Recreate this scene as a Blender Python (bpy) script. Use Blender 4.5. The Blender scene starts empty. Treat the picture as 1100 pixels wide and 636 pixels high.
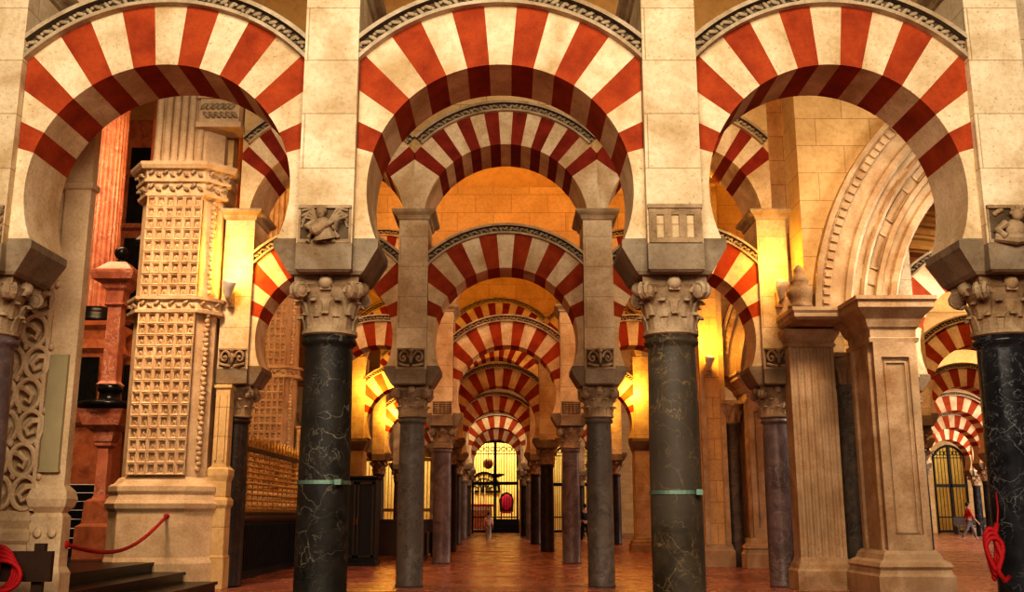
import bpy, bmesh, math, random
from math import sin, cos, pi, radians as R, asin, acos, atan, sqrt
from mathutils import Vector, Matrix
random.seed(7)
sc = bpy.context.scene
col = sc.collection

# ------------------------------------------------------------------ materials
def nn(nt, t, **kw):
    n = nt.nodes.new(t)
    for k, v in kw.items(): setattr(n, k, v)
    return n
def base_mat(name):
    m = bpy.data.materials.new(name); m.use_nodes = True
    nt = m.node_tree; b = nt.nodes['Principled BSDF']
    tc = nn(nt, 'ShaderNodeTexCoord'); oi = nn(nt, 'ShaderNodeObjectInfo')
    mul = nn(nt, 'ShaderNodeMath', operation='MULTIPLY'); mul.inputs[1].default_value = 37.0
    nt.links.new(oi.outputs['Random'], mul.inputs[0])
    add = nn(nt, 'ShaderNodeVectorMath', operation='ADD')
    nt.links.new(tc.outputs['Object'], add.inputs[0]); nt.links.new(mul.outputs[0], add.inputs[1])
    return m, nt, b, add.outputs[0], tc
def ramp(nt, src, stops):
    r = nn(nt, 'ShaderNodeValToRGB'); e = r.color_ramp.elements
    while len(e) < len(stops): e.new(0.5)
    for i, (p, c) in enumerate(stops):
        e[i].position = p; e[i].color = (c[0], c[1], c[2], 1)
    nt.links.new(src, r.inputs[0]); return r.outputs[0]
def noise(nt, vec, scale, detail=5, dist=0.0, rough=.55):
    n = nn(nt, 'ShaderNodeTexNoise'); n.inputs['Scale'].default_value = scale
    n.inputs['Detail'].default_value = detail; n.inputs['Distortion'].default_value = dist
    n.inputs['Roughness'].default_value = rough
    nt.links.new(vec, n.inputs['Vector']); return n.outputs['Fac']
def mix(nt, fac, a, b, mode='MIX'):
    m = nn(nt, 'ShaderNodeMix', data_type='RGBA', blend_type=mode)
    if isinstance(fac, float): m.inputs[0].default_value = fac
    else: nt.links.new(fac, m.inputs[0])
    for s, i in ((a, 6), (b, 7)):
        if isinstance(s, tuple): m.inputs[i].default_value = (*s, 1)
        else: nt.links.new(s, m.inputs[i])
    return m.outputs[2]
def bump(nt, b, h, strength, dist=.02):
    n = nn(nt, 'ShaderNodeBump'); n.inputs['Strength'].default_value = strength; n.inputs['Distance'].default_value = dist
    nt.links.new(h, n.inputs['Height']); nt.links.new(n.outputs[0], b.inputs['Normal'])
def stone(name, c1, c2, scale=2.2, rough=.85, bmp=.35, pits=True, joints=None, stain=None):
    m, nt, b, v, tc = base_mat(name)
    f = noise(nt, v, scale, 7)
    c = ramp(nt, f, [(.3, c2), (.62, c1)])
    f2 = noise(nt, v, scale*9, 6, 0, .7)
    c = mix(nt, .45, c, ramp(nt, f2, [(.3, (.62,.52,.40)), (.55, (1,1,1))]), 'MULTIPLY')
    if pits:
        f3 = noise(nt, v, 42, 2)
        c = mix(nt, .55, c, ramp(nt, f3, [(.27, (.3,.22,.14)), (.36, (1,1,1))]), 'MULTIPLY')
        f6 = noise(nt, v, 1.3, 7, .8)
        c = mix(nt, .8, c, ramp(nt, f6, [(.34, (.66,.55,.42)), (.58, (1,1,1))]), 'MULTIPLY')
    if stain:
        f4 = noise(nt, v, .8, 4, .6)
        c = mix(nt, ramp(nt, f4, [(.48, (0,0,0)), (.7, (.8,.8,.8))]), c, stain)
    h = f2
    if joints:
        w, hh, ms = joints
        sx = nn(nt, 'ShaderNodeSeparateXYZ'); nt.links.new(tc.outputs['Object'], sx.inputs[0])
        a = nn(nt, 'ShaderNodeMath', operation='ADD'); nt.links.new(sx.outputs[0], a.inputs[0]); nt.links.new(sx.outputs[1], a.inputs[1])
        cx = nn(nt, 'ShaderNodeCombineXYZ'); nt.links.new(a.outputs[0], cx.inputs[0]); nt.links.new(sx.outputs[2], cx.inputs[1])
        br = nn(nt, 'ShaderNodeTexBrick'); br.inputs['Scale'].default_value = 1
        br.inputs['Brick Width'].default_value = w; br.inputs['Row Height'].default_value = hh
        br.inputs['Mortar Size'].default_value = ms; br.inputs['Mortar Smooth'].default_value = .3
        br.inputs['Color1'].default_value = (1,1,1,1); br.inputs['Color2'].default_value = (.86,.84,.8,1); br.inputs['Mortar'].default_value = (.5,.42,.34,1)
        nt.links.new(cx.outputs[0], br.inputs['Vector'])
        c = mix(nt, .8, c, br.outputs['Color'], 'MULTIPLY')
    nt.links.new(c, b.inputs['Base Color']); b.inputs['Roughness'].default_value = rough
    b.inputs['Specular IOR Level'].default_value = .25
    bump(nt, b, h, bmp)
    return m
def marble(name, c1, c2, vein, scale=2.5, rough=.25, vw=.03, c3=None, crackle=False):
    m, nt, b, v, tc = base_mat(name)
    f = noise(nt, v, scale, 8, 1.2, .6)
    c = ramp(nt, f, [(.32, c2), (.62, c1)])
    if c3:
        f0 = noise(nt, v, .7, 4, .5)
        c = mix(nt, ramp(nt, f0, [(.45, (0,0,0)), (.62, (1,1,1))]), c, c3)
    f2 = noise(nt, v, scale*1.1, 6, 2.2, .6)
    s = nn(nt, 'ShaderNodeMath', operation='SUBTRACT'); s.inputs[1].default_value = .5; nt.links.new(f2, s.inputs[0])
    a = nn(nt, 'ShaderNodeMath', operation='ABSOLUTE'); nt.links.new(s.outputs[0], a.inputs[0])
    vf = ramp(nt, a.outputs[0], [(0, (1,1,1)), (vw, (0,0,0))])
    f5 = noise(nt, v, scale*.9, 3)
    vf = mix(nt, 1.0, vf, ramp(nt, f5, [(.42, (0,0,0)), (.6, (1,1,1))]), 'MULTIPLY')
    c = mix(nt, vf, c, vein)
    if crackle:
        nv = nn(nt, 'ShaderNodeTexNoise'); nv.inputs['Scale'].default_value = 3; nv.inputs['Detail'].default_value = 4; nt.links.new(v, nv.inputs['Vector'])
        dv = nn(nt, 'ShaderNodeVectorMath', operation='MULTIPLY_ADD'); dv.inputs[1].default_value = (.5,.5,.5)
        nt.links.new(nv.outputs['Color'], dv.inputs[0]); nt.links.new(v, dv.inputs[2])
        vo = nn(nt, 'ShaderNodeTexVoronoi', feature='DISTANCE_TO_EDGE'); vo.inputs['Scale'].default_value = 3.4
        nt.links.new(dv.outputs[0], vo.inputs['Vector'])
        cf = ramp(nt, vo.outputs['Distance'], [(0, (1,1,1)), (.02, (0,0,0))])
        cf = mix(nt, 1.0, cf, ramp(nt, noise(nt, v, 1.7, 4), [(.46, (0,0,0)), (.62, (.8,.8,.8))]), 'MULTIPLY')
        c = mix(nt, cf, c, vein)
    nt.links.new(c, b.inputs['Base Color']); b.inputs['Roughness'].default_value = rough; b.inputs['Specular IOR Level'].default_value = .3
    bump(nt, b, noise(nt, v, 12, 4), .08)
    return m
def plain(name, c, rough=.6, metal=0, var=.35, scale=6, bmp=.1):
    m, nt, b, v, tc = base_mat(name)
    f = noise(nt, v, scale, 5)
    d = tuple(x*(1-var) for x in c)
    nt.links.new(ramp(nt, f, [(.3, d), (.65, c)]), b.inputs['Base Color'])
    b.inputs['Roughness'].default_value = rough; b.inputs['Metallic'].default_value = metal
    if bmp: bump(nt, b, noise(nt, v, scale*6, 4), bmp)
    return m

M = {}
M['cream'] = stone('cream stone', (.88,.74,.52), (.72,.57,.36))
M['pier'] = stone('cream ashlar', (.88,.75,.54), (.72,.58,.38), joints=(1.4,.55,.006))
M['grey'] = stone('weathered grey stone', (.38,.31,.225), (.25,.2,.14), bmp=.6)
M['capital'] = stone('carved capital stone', (.54,.42,.285), (.31,.225,.14), scale=5, bmp=.5)
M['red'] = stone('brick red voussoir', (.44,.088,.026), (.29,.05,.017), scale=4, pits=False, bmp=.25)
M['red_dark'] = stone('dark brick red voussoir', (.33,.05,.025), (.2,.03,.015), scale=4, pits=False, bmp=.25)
M['frieze_fillet'] = stone('frieze fillet stone', (.62,.52,.38), (.42,.34,.23), scale=5)
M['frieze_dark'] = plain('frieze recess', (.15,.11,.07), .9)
M['frieze_leaf'] = stone('frieze leaf stone', (.52,.41,.27), (.32,.24,.15), scale=8, pits=False)
M['wall'] = stone('plain ashlar wall', (.76,.56,.30), (.62,.43,.21), scale=1.4, joints=(.95,.5,.008), pits=False)
M['pilaster'] = stone('warm pilaster stone', (.66,.52,.36), (.48,.35,.22), scale=2.6, bmp=.4, stain=(.42,.33,.22))
M['lattice'] = stone('lattice stone', (.74,.57,.38), (.56,.40,.24), scale=3, pits=False)
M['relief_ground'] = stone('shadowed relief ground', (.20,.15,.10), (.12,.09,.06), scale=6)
M['floor'] = None
M['m_black'] = marble('black green marble', (.034,.031,.026), (.012,.011,.010), (.24,.21,.16), 3.6, .5, .009, c3=(.055,.045,.033), crackle=True)
M['m_olive'] = marble('olive marble', (.075,.058,.036), (.03,.024,.016), (.30,.21,.1), 3.4, .5, .012, c3=(.10,.082,.062), crackle=True)
M['m_grey'] = marble('grey marble', (.21,.18,.15), (.10,.083,.07), (.05,.04,.035), 4, .45, .03, c3=(.14,.118,.1))
M['m_mauve'] = marble('mauve marble', (.20,.15,.145), (.09,.06,.06), (.30,.25,.23), 2.4, .35, .02)
M['m_dark'] = marble('dark brown marble', (.06,.035,.024), (.022,.014,.01), (.12,.08,.05), 2.4, .4, .02)
M['m_blue'] = marble('blue black marble', (.035,.036,.042), (.010,.011,.013), (.26,.27,.28), 3.0, .25, .010, crackle=True)
M['m_red'] = marble('red marble', (.48,.20,.12), (.30,.10,.06), (.62,.42,.32), 3, .3, .03)
M['m_redbrown'] = marble('brown red marble', (.40,.15,.07), (.22,.075,.035), (.42,.2,.12), 3, .3, .03)
M['black'] = marble('black polished marble', (.014,.013,.012), (.006,.006,.006), (.05,.045,.04), 3, .28, .012)
M['iron'] = plain('black iron', (.02,.017,.015), .5, .6)
M['booth'] = plain('black painted wood', (.013,.012,.013), .55)
M['wood'] = plain('dark wood', (.06,.03,.016), .45)
M['gilt'] = plain('gilded metal', (.75,.48,.14), .35, .8, .5, 20)
M['rope'] = plain('red velvet rope', (.48,.01,.015), .7, 0, .3, 60)
M['tan'] = plain('tan board', (.42,.35,.2), .6, 0, .15, 3)
M['sconce'] = plain('pale horn glass', (.72,.66,.58), .4)
M['band'] = plain('green metal strap', (.22,.34,.27), .5, .5)
M['white'] = plain('white wax', (.85,.82,.75), .5)
M['chapel'] = stone('chapel plaster', (.85,.74,.45), (.7,.56,.28), scale=.8, pits=False)
M['skin'] = plain('skin', (.55,.33,.24), .6)
M['hair'] = plain('dark hair', (.03,.02,.015), .6)
M['cl_red'] = plain('red cloth', (.55,.04,.04), .8)
M['cl_pink'] = plain('pale pink cloth', (.88,.66,.68), .8)
M['cl_pale'] = plain('pale grey cloth', (.5,.46,.5), .8)
M['cl_navy'] = plain('navy cloth', (.02,.022,.04), .8)
M['cl_grey'] = plain('grey cloth', (.2,.19,.2), .8)
M['magenta'] = plain('magenta velvet', (.65,.04,.25), .8)
M['vault'] = stone('vault plaster', (.76,.50,.20), (.64,.39,.14), scale=.7, pits=False, bmp=.1)

def floor_mat():
    m, nt, b, v, tc = base_mat('polished red brown marble floor')
    br = nn(nt, 'ShaderNodeTexBrick'); br.inputs['Scale'].default_value = 1
    br.offset = .5
    br.inputs['Brick Width'].default_value = 1.1; br.inputs['Row Height'].default_value = .7
    br.inputs['Mortar Size'].default_value = .006
    br.inputs['Color1'].default_value = (.44,.20,.145,1); br.inputs['Color2'].default_value = (.40,.17,.12,1); br.inputs['Mortar'].default_value = (.3,.12,.085,1)
    nt.links.new(tc.outputs['Object'], br.inputs['Vector'])
    f = noise(nt, tc.outputs['Object'], 1.8, 8, 1.0)
    c = mix(nt, .7, br.outputs['Color'], ramp(nt, f, [(.3, (.55,.5,.5)), (.7, (1.15,1.1,1.1))]), 'MULTIPLY')
    nt.links.new(c, b.inputs['Base Color'])
    f2 = noise(nt, tc.outputs['Object'], .9, 4)
    r = ramp(nt, f2, [(.3, (.2,.2,.2)), (.7, (.33,.33,.33))])
    nt.links.new(r, b.inputs['Roughness'])
    return m
M['floor'] = floor_mat()

# ------------------------------------------------------------------ object helpers
def thing(name, label, cat, loc=(0,0,0), rotz=0, group=None):
    o = bpy.data.objects.new(name, None); col.objects.link(o)
    o.empty_display_size = .2
    o.location = loc; o.rotation_euler = (0,0,rotz)
    o['label'] = label; o['category'] = cat
    if group: o['group'] = group
    return o
def tag(o, label, cat, group=None):
    o['label'] = label; o['category'] = cat
    if group: o['group'] = group
    return o
def mesh(bm, mats, smooth=False, recalc=True):
    if recalc: bmesh.ops.recalc_face_normals(bm, faces=bm.faces[:])
    if smooth:
        for f in bm.faces: f.smooth = True
    me = bpy.data.meshes.new('geometry'); bm.to_mesh(me); bm.free()
    for m in (mats if isinstance(mats, (list, tuple)) else [mats]): me.materials.append(M[m] if isinstance(m, str) else m)
    return me
def put(name, me, parent=None, loc=(0,0,0), rotz=0):
    o = bpy.data.objects.new(name, me); col.objects.link(o)
    if parent: o.parent = parent
    o.location = loc; o.rotation_euler = (0,0,rotz)
    return o
def obj(name, bm, mats, parent=None, smooth=False, loc=(0,0,0), label=None):
    o = put(name, mesh(bm, mats, smooth), parent, loc)
    if label: o['label'] = label
    return o
def struct(name, bm, mats, smooth=False):
    o = obj(name, bm, mats, None, smooth); o['kind'] = 'structure'; return o
_cache = {}
def cached(key, fn):
    if key not in _cache: _cache[key] = fn()
    return _cache[key]

# ------------------------------------------------------------------ shape helpers
def B(): return bmesh.new()
def box(bm, x0, x1, y0, y1, z0, z1, mi=0):
    vs = [bm.verts.new(p) for p in ((x0,y0,z0),(x1,y0,z0),(x1,y1,z0),(x0,y1,z0),(x0,y0,z1),(x1,y0,z1),(x1,y1,z1),(x0,y1,z1))]
    for q in ((0,3,2,1),(4,5,6,7),(0,1,5,4),(1,2,6,5),(2,3,7,6),(3,0,4,7)):
        bm.faces.new([vs[i] for i in q]).material_index = mi
def loft(bm, loops, mi=0, caps=True, closed=True):
    L = [[bm.verts.new(p) for p in lp] for lp in loops]
    n = len(L[0])
    for a, b in zip(L, L[1:]):
        for i in range(n if closed else n-1):
            j = (i+1) % n
            try: bm.faces.new((a[i], a[j], b[j], b[i])).material_index = mi
            except ValueError: pass
    if caps:
        bm.faces.new(list(reversed(L[0]))).material_index = mi; bm.faces.new(L[-1]).material_index = mi
    return L
def rect_loft(bm, x0, x1, y0, y1, prof, mi=0):
    """prof: (z, outward offset)"""
    loft(bm, [[(x0-o,y0-o,z),(x1+o,y0-o,z),(x1+o,y1+o,z),(x0-o,y1+o,z)] for z, o in prof], mi)
def poly_offset(pts, d):
    n = len(pts); out = []
    for i in range(n):
        p0, p1, p2 = Vector(pts[i-1]), Vector(pts[i]), Vector(pts[(i+1)%n])
        e1 = (p1-p0).normalized(); e2 = (p2-p1).normalized()
        n1 = Vector((e1.y,-e1.x)); n2 = Vector((e2.y,-e2.x))
        b = (n1+n2); b = b/ max(b.dot(n1), .2) 
        out.append(tuple(p1 + b*d))
    return out
def poly_loft(bm, pts, prof, mi=0):
    """pts CCW plan polygon; prof: (z, outward offset)"""
    loft(bm, [[(x,y,z) for x,y in poly_offset(pts, o)] for z, o in prof], mi)
def lathe(bm, prof, n=24, c=(0,0,0), mi=0, flute=0, fl_n=0):
    loops = []
    for r, z in prof:
        lp = []
        for i in range(n):
            a = 2*pi*i/n
            rr = r
            if flute: rr = r*(1-flute*abs(sin(a*fl_n/2)))
            lp.append((c[0]+rr*cos(a), c[1]+rr*sin(a), c[2]+z))
        loops.append(lp)
    loft(bm, loops, mi)
def tube(bm, pts, r, n=8, mi=0, closed=False):
    pts = [Vector(p) for p in pts]; rs = r if isinstance(r, (list,tuple)) else [r]*len(pts)
    loops = []; up = None
    for i, p in enumerate(pts):
        t = (pts[min(i+1,len(pts)-1)] - pts[max(i-1,0)])
        if closed: t = pts[(i+1)%len(pts)] - pts[i-1]
        t = t.normalized()
        if up is None: up = t.orthogonal().normalized()
        up = (up - t*up.dot(t)).normalized()
        s = t.cross(up)
        loops.append([tuple(p + (up*cos(2*pi*k/n) + s*sin(2*pi*k/n))*rs[i]) for k in range(n)])
    if closed: loops.append(loops[0])
    loft(bm, loops, mi, caps=not closed)
def ball(bm, c, r, s=(1,1,1), sub=2, mi=0, rot=None):
    mt = Matrix.Translation(c) @ (rot.to_4x4() if rot else Matrix.Identity(4)) @ Matrix.Diagonal((r*s[0], r*s[1], r*s[2], 1))
    g = bmesh.ops.create_icosphere(bm, subdivisions=sub, radius=1, matrix=mt)
    fs = set(f for v in g['verts'] for f in v.link_faces)
    for f in fs: f.material_index = mi; f.smooth = True
def prism_xz(bm, pts, y0, y1, mi=0):
    a = [bm.verts.new((x,y0,z)) for x,z in pts]; b = [bm.verts.new((x,y1,z)) for x,z in pts]
    n = len(pts)
    bm.faces.new(a).material_index = mi; bm.faces.new(list(reversed(b))).material_index = mi
    for i in range(n):
        j = (i+1)%n
        bm.faces.new((a[j],a[i],b[i],b[j])).material_index = mi
def clip_x(pts, lim):
    for sgn in (1,-1):
        out = []
        for i in range(len(pts)):
            p, q = pts[i-1], pts[i]
            ip, iq = p[0]*sgn <= lim, q[0]*sgn <= lim
            if ip != iq:
                t = (lim*sgn - p[0])/(q[0]-p[0]); out.append((lim*sgn, p[1]+t*(q[1]-p[1])))
            if iq: out.append(q)
        pts = out
    return pts

# ------------------------------------------------------------------ camera
H = 1.2
TH = atan(235/1086)
cam = bpy.data.cameras.new('camera'); co = bpy.data.objects.new('camera', cam); col.objects.link(co)
cam.sensor_width = 36; cam.lens = 36*1086/1100; cam.clip_end = 300
cam.shift_x = 2/1100
co.location = (0,0,H); co.rotation_euler = (pi/2+TH, 0, 0)
sc.camera = co

# ------------------------------------------------------------------ arcade pieces
HB = 1.635
ZS, ZC, ZI, ZR, ZP = 2.86, 3.40, 3.67, 4.03, 6.50      # shaft top, capital top, impost top, relief top, pier top
AZ, AR, AE, AF = 4.23, 1.27, 1.89, 2.07
HC = HB-.262               # lower arch centre, intrados, extrados, frieze
UZ, UR, UE, UF = 6.28, 1.46, 2.08, 2.27               # upper arch
TW = .375; UT = .60; PD = .47                         # half thicknesses: lower wall, upper wall, pier
ROWY = {1:9.55, 2:17.86, 3:26.24, 4:34.8, 5:43.0, 6:51.6, 7:60.0}
WTOP = 9.7

def arc(r, zc, a0, a1, n):
    return [(r*sin(a0+(a1-a0)*i/n), zc + r*cos(a0+(a1-a0)*i/n)) for i in range(n+1)]
def voussoirs(zc, r0, r1, step, nside, ty, hb, red):
    bm = B()
    for k in range(-nside, nside+1):
        a0, a1 = R((k-.5)*step), R((k+.5)*step)
        pts = arc(r0, zc, a0, a1, 3) + arc(r1, zc, a1, a0, 3)
        pts = clip_x(pts, hb-.005)
        if len(pts) > 2: prism_xz(bm, pts, -ty, ty, 1 if k % 2 else 0)
    return mesh(bm, ['cream', red])
def haunches(zc, r0, r1, a, zb, ty, hb, s):
    bm = B()
    ab = acos((zb-zc)/r0)
    if True:
        inn = [(s*x, z) for x, z in arc(r0, zc, a, ab, 12)]
        rt = min(r1, hb/sin(a)); tx, tz = rt*sin(a), zc+rt*cos(a)
        pts = inn + [(s*hb, zb)] 
        if tx < hb-1e-4:
            pts += [(s*hb, zc+sqrt(max(r1*r1-hb*hb,0))) if r1 > hb else (s*hb, tz)]
        pts += [(s*tx, tz)]
        prism_xz(bm, pts, -ty, ty)
    return mesh(bm, 'cream')
def frieze(zc, r0, r1, amax, ty, fine=True, both=True):
    """moulded band following the extrados: two fillets, a dark sunk band and a running leaf ornament"""
    bm = B(); w = r1-r0; n = 40
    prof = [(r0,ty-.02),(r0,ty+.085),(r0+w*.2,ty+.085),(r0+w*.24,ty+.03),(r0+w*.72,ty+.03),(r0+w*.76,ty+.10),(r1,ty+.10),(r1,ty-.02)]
    for side in ((-1,1) if both else (-1,)):
        loops = []
        for i in range(n+1):
            a = -amax + 2*amax*i/n
            loops.append([(r*sin(a), side*y, zc+r*cos(a)) for r, y in prof])
        L = loft(bm, loops, 0)
    bm.faces.ensure_lookup_table()
    bmesh.ops.recalc_face_normals(bm, faces=bm.faces[:])
    for f in bm.faces:
        c = f.calc_center_median(); rr = sqrt(c.x**2+(c.z-zc)**2)
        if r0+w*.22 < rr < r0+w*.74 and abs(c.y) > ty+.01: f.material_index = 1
    # solid top joining both faces
    if both:
        pts = arc(r0, zc, -amax, amax, 40) + arc(r1, zc, amax, -amax, 40)
        prism_xz(bm, pts, -ty-.0, ty+.0, 0)
    bo = bm; bm = B()
    m = int(2*amax*r0/.085) if fine else int(2*amax*r0/.085)
    lv = []
    for side in ((-1,1) if both and fine else (-1,)):
        bm = B(); lv.append(bm)
        for i in range(m):
            a = -amax + 2*amax*(i+.5)/m
            t = .75 if i % 2 else .35
            rm = r0+w*.48
            d = (w*.1 if i % 2 else -w*.08)
            rot = Matrix.Rotation(a + (t if a > 0 else -t)*1.2, 3, 'Y')
            ball(bm, ((rm+d*.4)*sin(a), side*(ty+.045), zc+(rm+d*.4)*cos(a)), w*.34, (.42,.34,1.0), 1, 0, rot)
            if fine:
                ball(bm, ((rm-d)*sin(a+.018), side*(ty+.05), zc+(rm-d)*cos(a+.018)), w*.13, (1,.7,1), 1, 0)
    lim = HC if r0 < 2 else HB
    for sx in (-1,1):
        for q in [bo]+lv: bmesh.ops.bisect_plane(q, geom=q.verts[:]+q.edges[:]+q.faces[:], plane_co=(sx*lim,0,0), plane_no=(sx,0,0), clear_outer=True)
    return mesh(bo, ['frieze_fillet','frieze_dark'], recalc=False), [mesh(q, 'frieze_leaf', recalc=False) for q in lv]
def spandrel():
    bm = B()
    a = asin((HB-.001)/UE)
    pts = arc(UE, UZ, -a, a, 24) + [(HB, WTOP), (-HB, WTOP)]
    prism_xz(bm, pts, -UT, UT)
    return mesh(bm, 'wall')

def lower_arch(row, x0, x1, label, red='red', fine=True, both=True):
    t = thing('striped_arch', label, 'arch', ((x0+x1)/2, ROWY[row], 0), 0, 'red and cream striped lower arches')
    t.scale.x = (x1-x0)/(2*HB)
    put('voussoir_ring', cached(('v',red), lambda: voussoirs(AZ, AR, AE, 9.8, 7, TW, HC, red)), t)
    for s in (-1,1): put('plain_haunch', cached(('h',s), lambda: haunches(AZ, AR, AE, R(73.5), ZI+.07, TW, HC, s)), t)
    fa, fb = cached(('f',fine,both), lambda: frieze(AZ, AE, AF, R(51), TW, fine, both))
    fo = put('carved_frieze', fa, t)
    for q in fb: put('leaf_carving', q, fo)
    return t
def upper_arch(row, x0, x1, label):
    t = thing('striped_upper_arch', label, 'arch', ((x0+x1)/2, ROWY[row], 0), 0, 'red and cream striped upper arches')
    t.scale.x = (x1-x0)/(2*HB)
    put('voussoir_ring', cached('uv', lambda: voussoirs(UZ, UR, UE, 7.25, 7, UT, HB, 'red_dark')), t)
    for s in (-1,1): put('plain_haunch', cached(('uh',s), lambda: haunches(UZ, UR, UE, R(54.4), ZP+.036, UT, HB, s)), t)
    fa, fb = cached('uf', lambda: frieze(UZ, UE, UF, R(46), UT, True, False))
    fo = put('carved_frieze', fa, t)
    for q in fb: put('leaf_carving', q, fo)
    put('wall_above', cached('us', spandrel), t)
    return t

# --- capitals
def capital_mesh(kind):
    bm = B()
    lathe(bm, [(.235,ZS-.005),(.265,ZS+.01),(.265,ZS+.045),(.235,ZS+.055),(.235,ZS+.2),(.25,ZS+.33),(.30,ZS+.43),(.33,ZS+.46)], 24)
    def leaf(a, r, z, h, w, out):
        ca, sa = cos(a), sin(a)
        rows = []
        for i in range(7):
            t = i/6
            rr = r + out*(t**2.2); zz = z + h*(t if t < .8 else .8 - (t-.8)*.9)
            ww = w*(1-.25*t) * (1 if t < .8 else .6)
            rows.append([(rr*ca - q*ww*sa, rr*sa + q*ww*ca, zz) for q in (-1,-.5,0,.5,1)])
            for k, q in enumerate((-1,-.5,0,.5,1)):
                bulge = .018*(1-abs(q))
                x, y, zq = rows[-1][k]; rows[-1][k] = (x+bulge*ca, y+bulge*sa, zq)
        inner = [[(x-.03*ca, y-.03*sa, z_) for x,y,z_ in rw] for rw in rows]
        loft(bm, [rw+list(reversed(iw)) for rw, iw in zip(rows, inner)])
    for k in range(8):
        leaf(pi*2*k/8, .235, ZS+.05, .20, .07, .075)
        leaf(pi*2*(k+.5)/8, .24, ZS+.16, .22, .07, .09)
    bell = bm; vol = []
    for k in range(4):
        bm = B(); vol.append(bm)
        a = pi/4 + k*pi/2
        c = (.36*cos(a), .36*sin(a), ZS+.40)
        for s in (-1,1):
            pts = []; rs = []
            for i in range(15):
                t = i/14; th = t*3.1*pi; rr = .085*(1-t*.8)
                pts.append((c[0]+cos(a)*rr*cos(th)*-1 - sin(a)*s*.035, c[1]+sin(a)*rr*cos(th)*-1 + cos(a)*s*.035, c[2]+rr*sin(th))); rs.append(.034*(1-t*.45))
            tube(bm, pts, rs, 6)
        ball(bm, c, .075, (1,1,1.1), 2)
    bm = B()
    # abacus with concave sides and central bosses
    lp = []
    for k in range(4):
        a0 = pi/4 + k*pi/2
        p0 = Vector((.44*cos(a0), .44*sin(a0))); p1 = Vector((.44*cos(a0+pi/2), .44*sin(a0+pi/2)))
        m = Vector((cos(a0+pi/4), sin(a0+pi/4)))
        for i in range(6):
            t = (i+.15)/6.
            q = p0.lerp(p1, t) - m*.05*sin(pi*t)*1.2
            lp.append((q.x, q.y))
    loft(bm, [[(x*.92,y*.92,ZC-.09) for x,y in lp], [(x,y,ZC-.075) for x,y in lp], [(x,y,ZC) for x,y in lp]])
    for k in range(4):
        a = k*pi/2
        ball(bm, (.30*cos(a), .30*sin(a), ZC-.07), .07, (1,1,1.0), 2)
        box(bm, .27*cos(a)-.05, .27*cos(a)+.05, .27*sin(a)-.05, .27*sin(a)+.05, ZC-.14, ZC)
    return mesh(bell, 'capital'), mesh(bm, 'capital'), [mesh(q, 'capital') for q in vol]
def shaft_mesh(mat, r=.228):
    bm = B()
    lathe(bm, [(r+.012,0),(r+.012,.04),(r+.004,.06),(r+.006,.9),(r+.002,1.8),(r-.012,ZS-.13),(r-.012,ZS-.1),(r+.02,ZS-.08),(r+.025,ZS-.05),(r+.015,ZS-.03),(r,ZS)], 32)
    return mesh(bm, mat, True)
def column(row, x, label, mat, y=None, r=.228, band=None):
    t = thing('marble_column', label, 'column', (x, ROWY[row] if y is None else y, 0), 0, 'marble columns of the arcades')
    put('shaft', cached(('shaft',mat,r), lambda: shaft_mesh(mat, r)), t)
    ca, cb, cv = cached('cap', lambda: capital_mesh(0))
    c = put('capital', ca, t); put('abacus', cb, c)
    for q in cv: put('volute', q, c)
    if band:
        bm = B(); lathe(bm, [(r+.004,band-.018),(r+.012,band-.018),(r+.012,band+.018),(r+.004,band+.018)], 32)
        box(bm, r*.6, r*.6+.06, -r-.03, -r*.6, band-.025, band+.025)
        obj('strap', bm, 'band', t, label='thin green metal strap')
    return t

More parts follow.
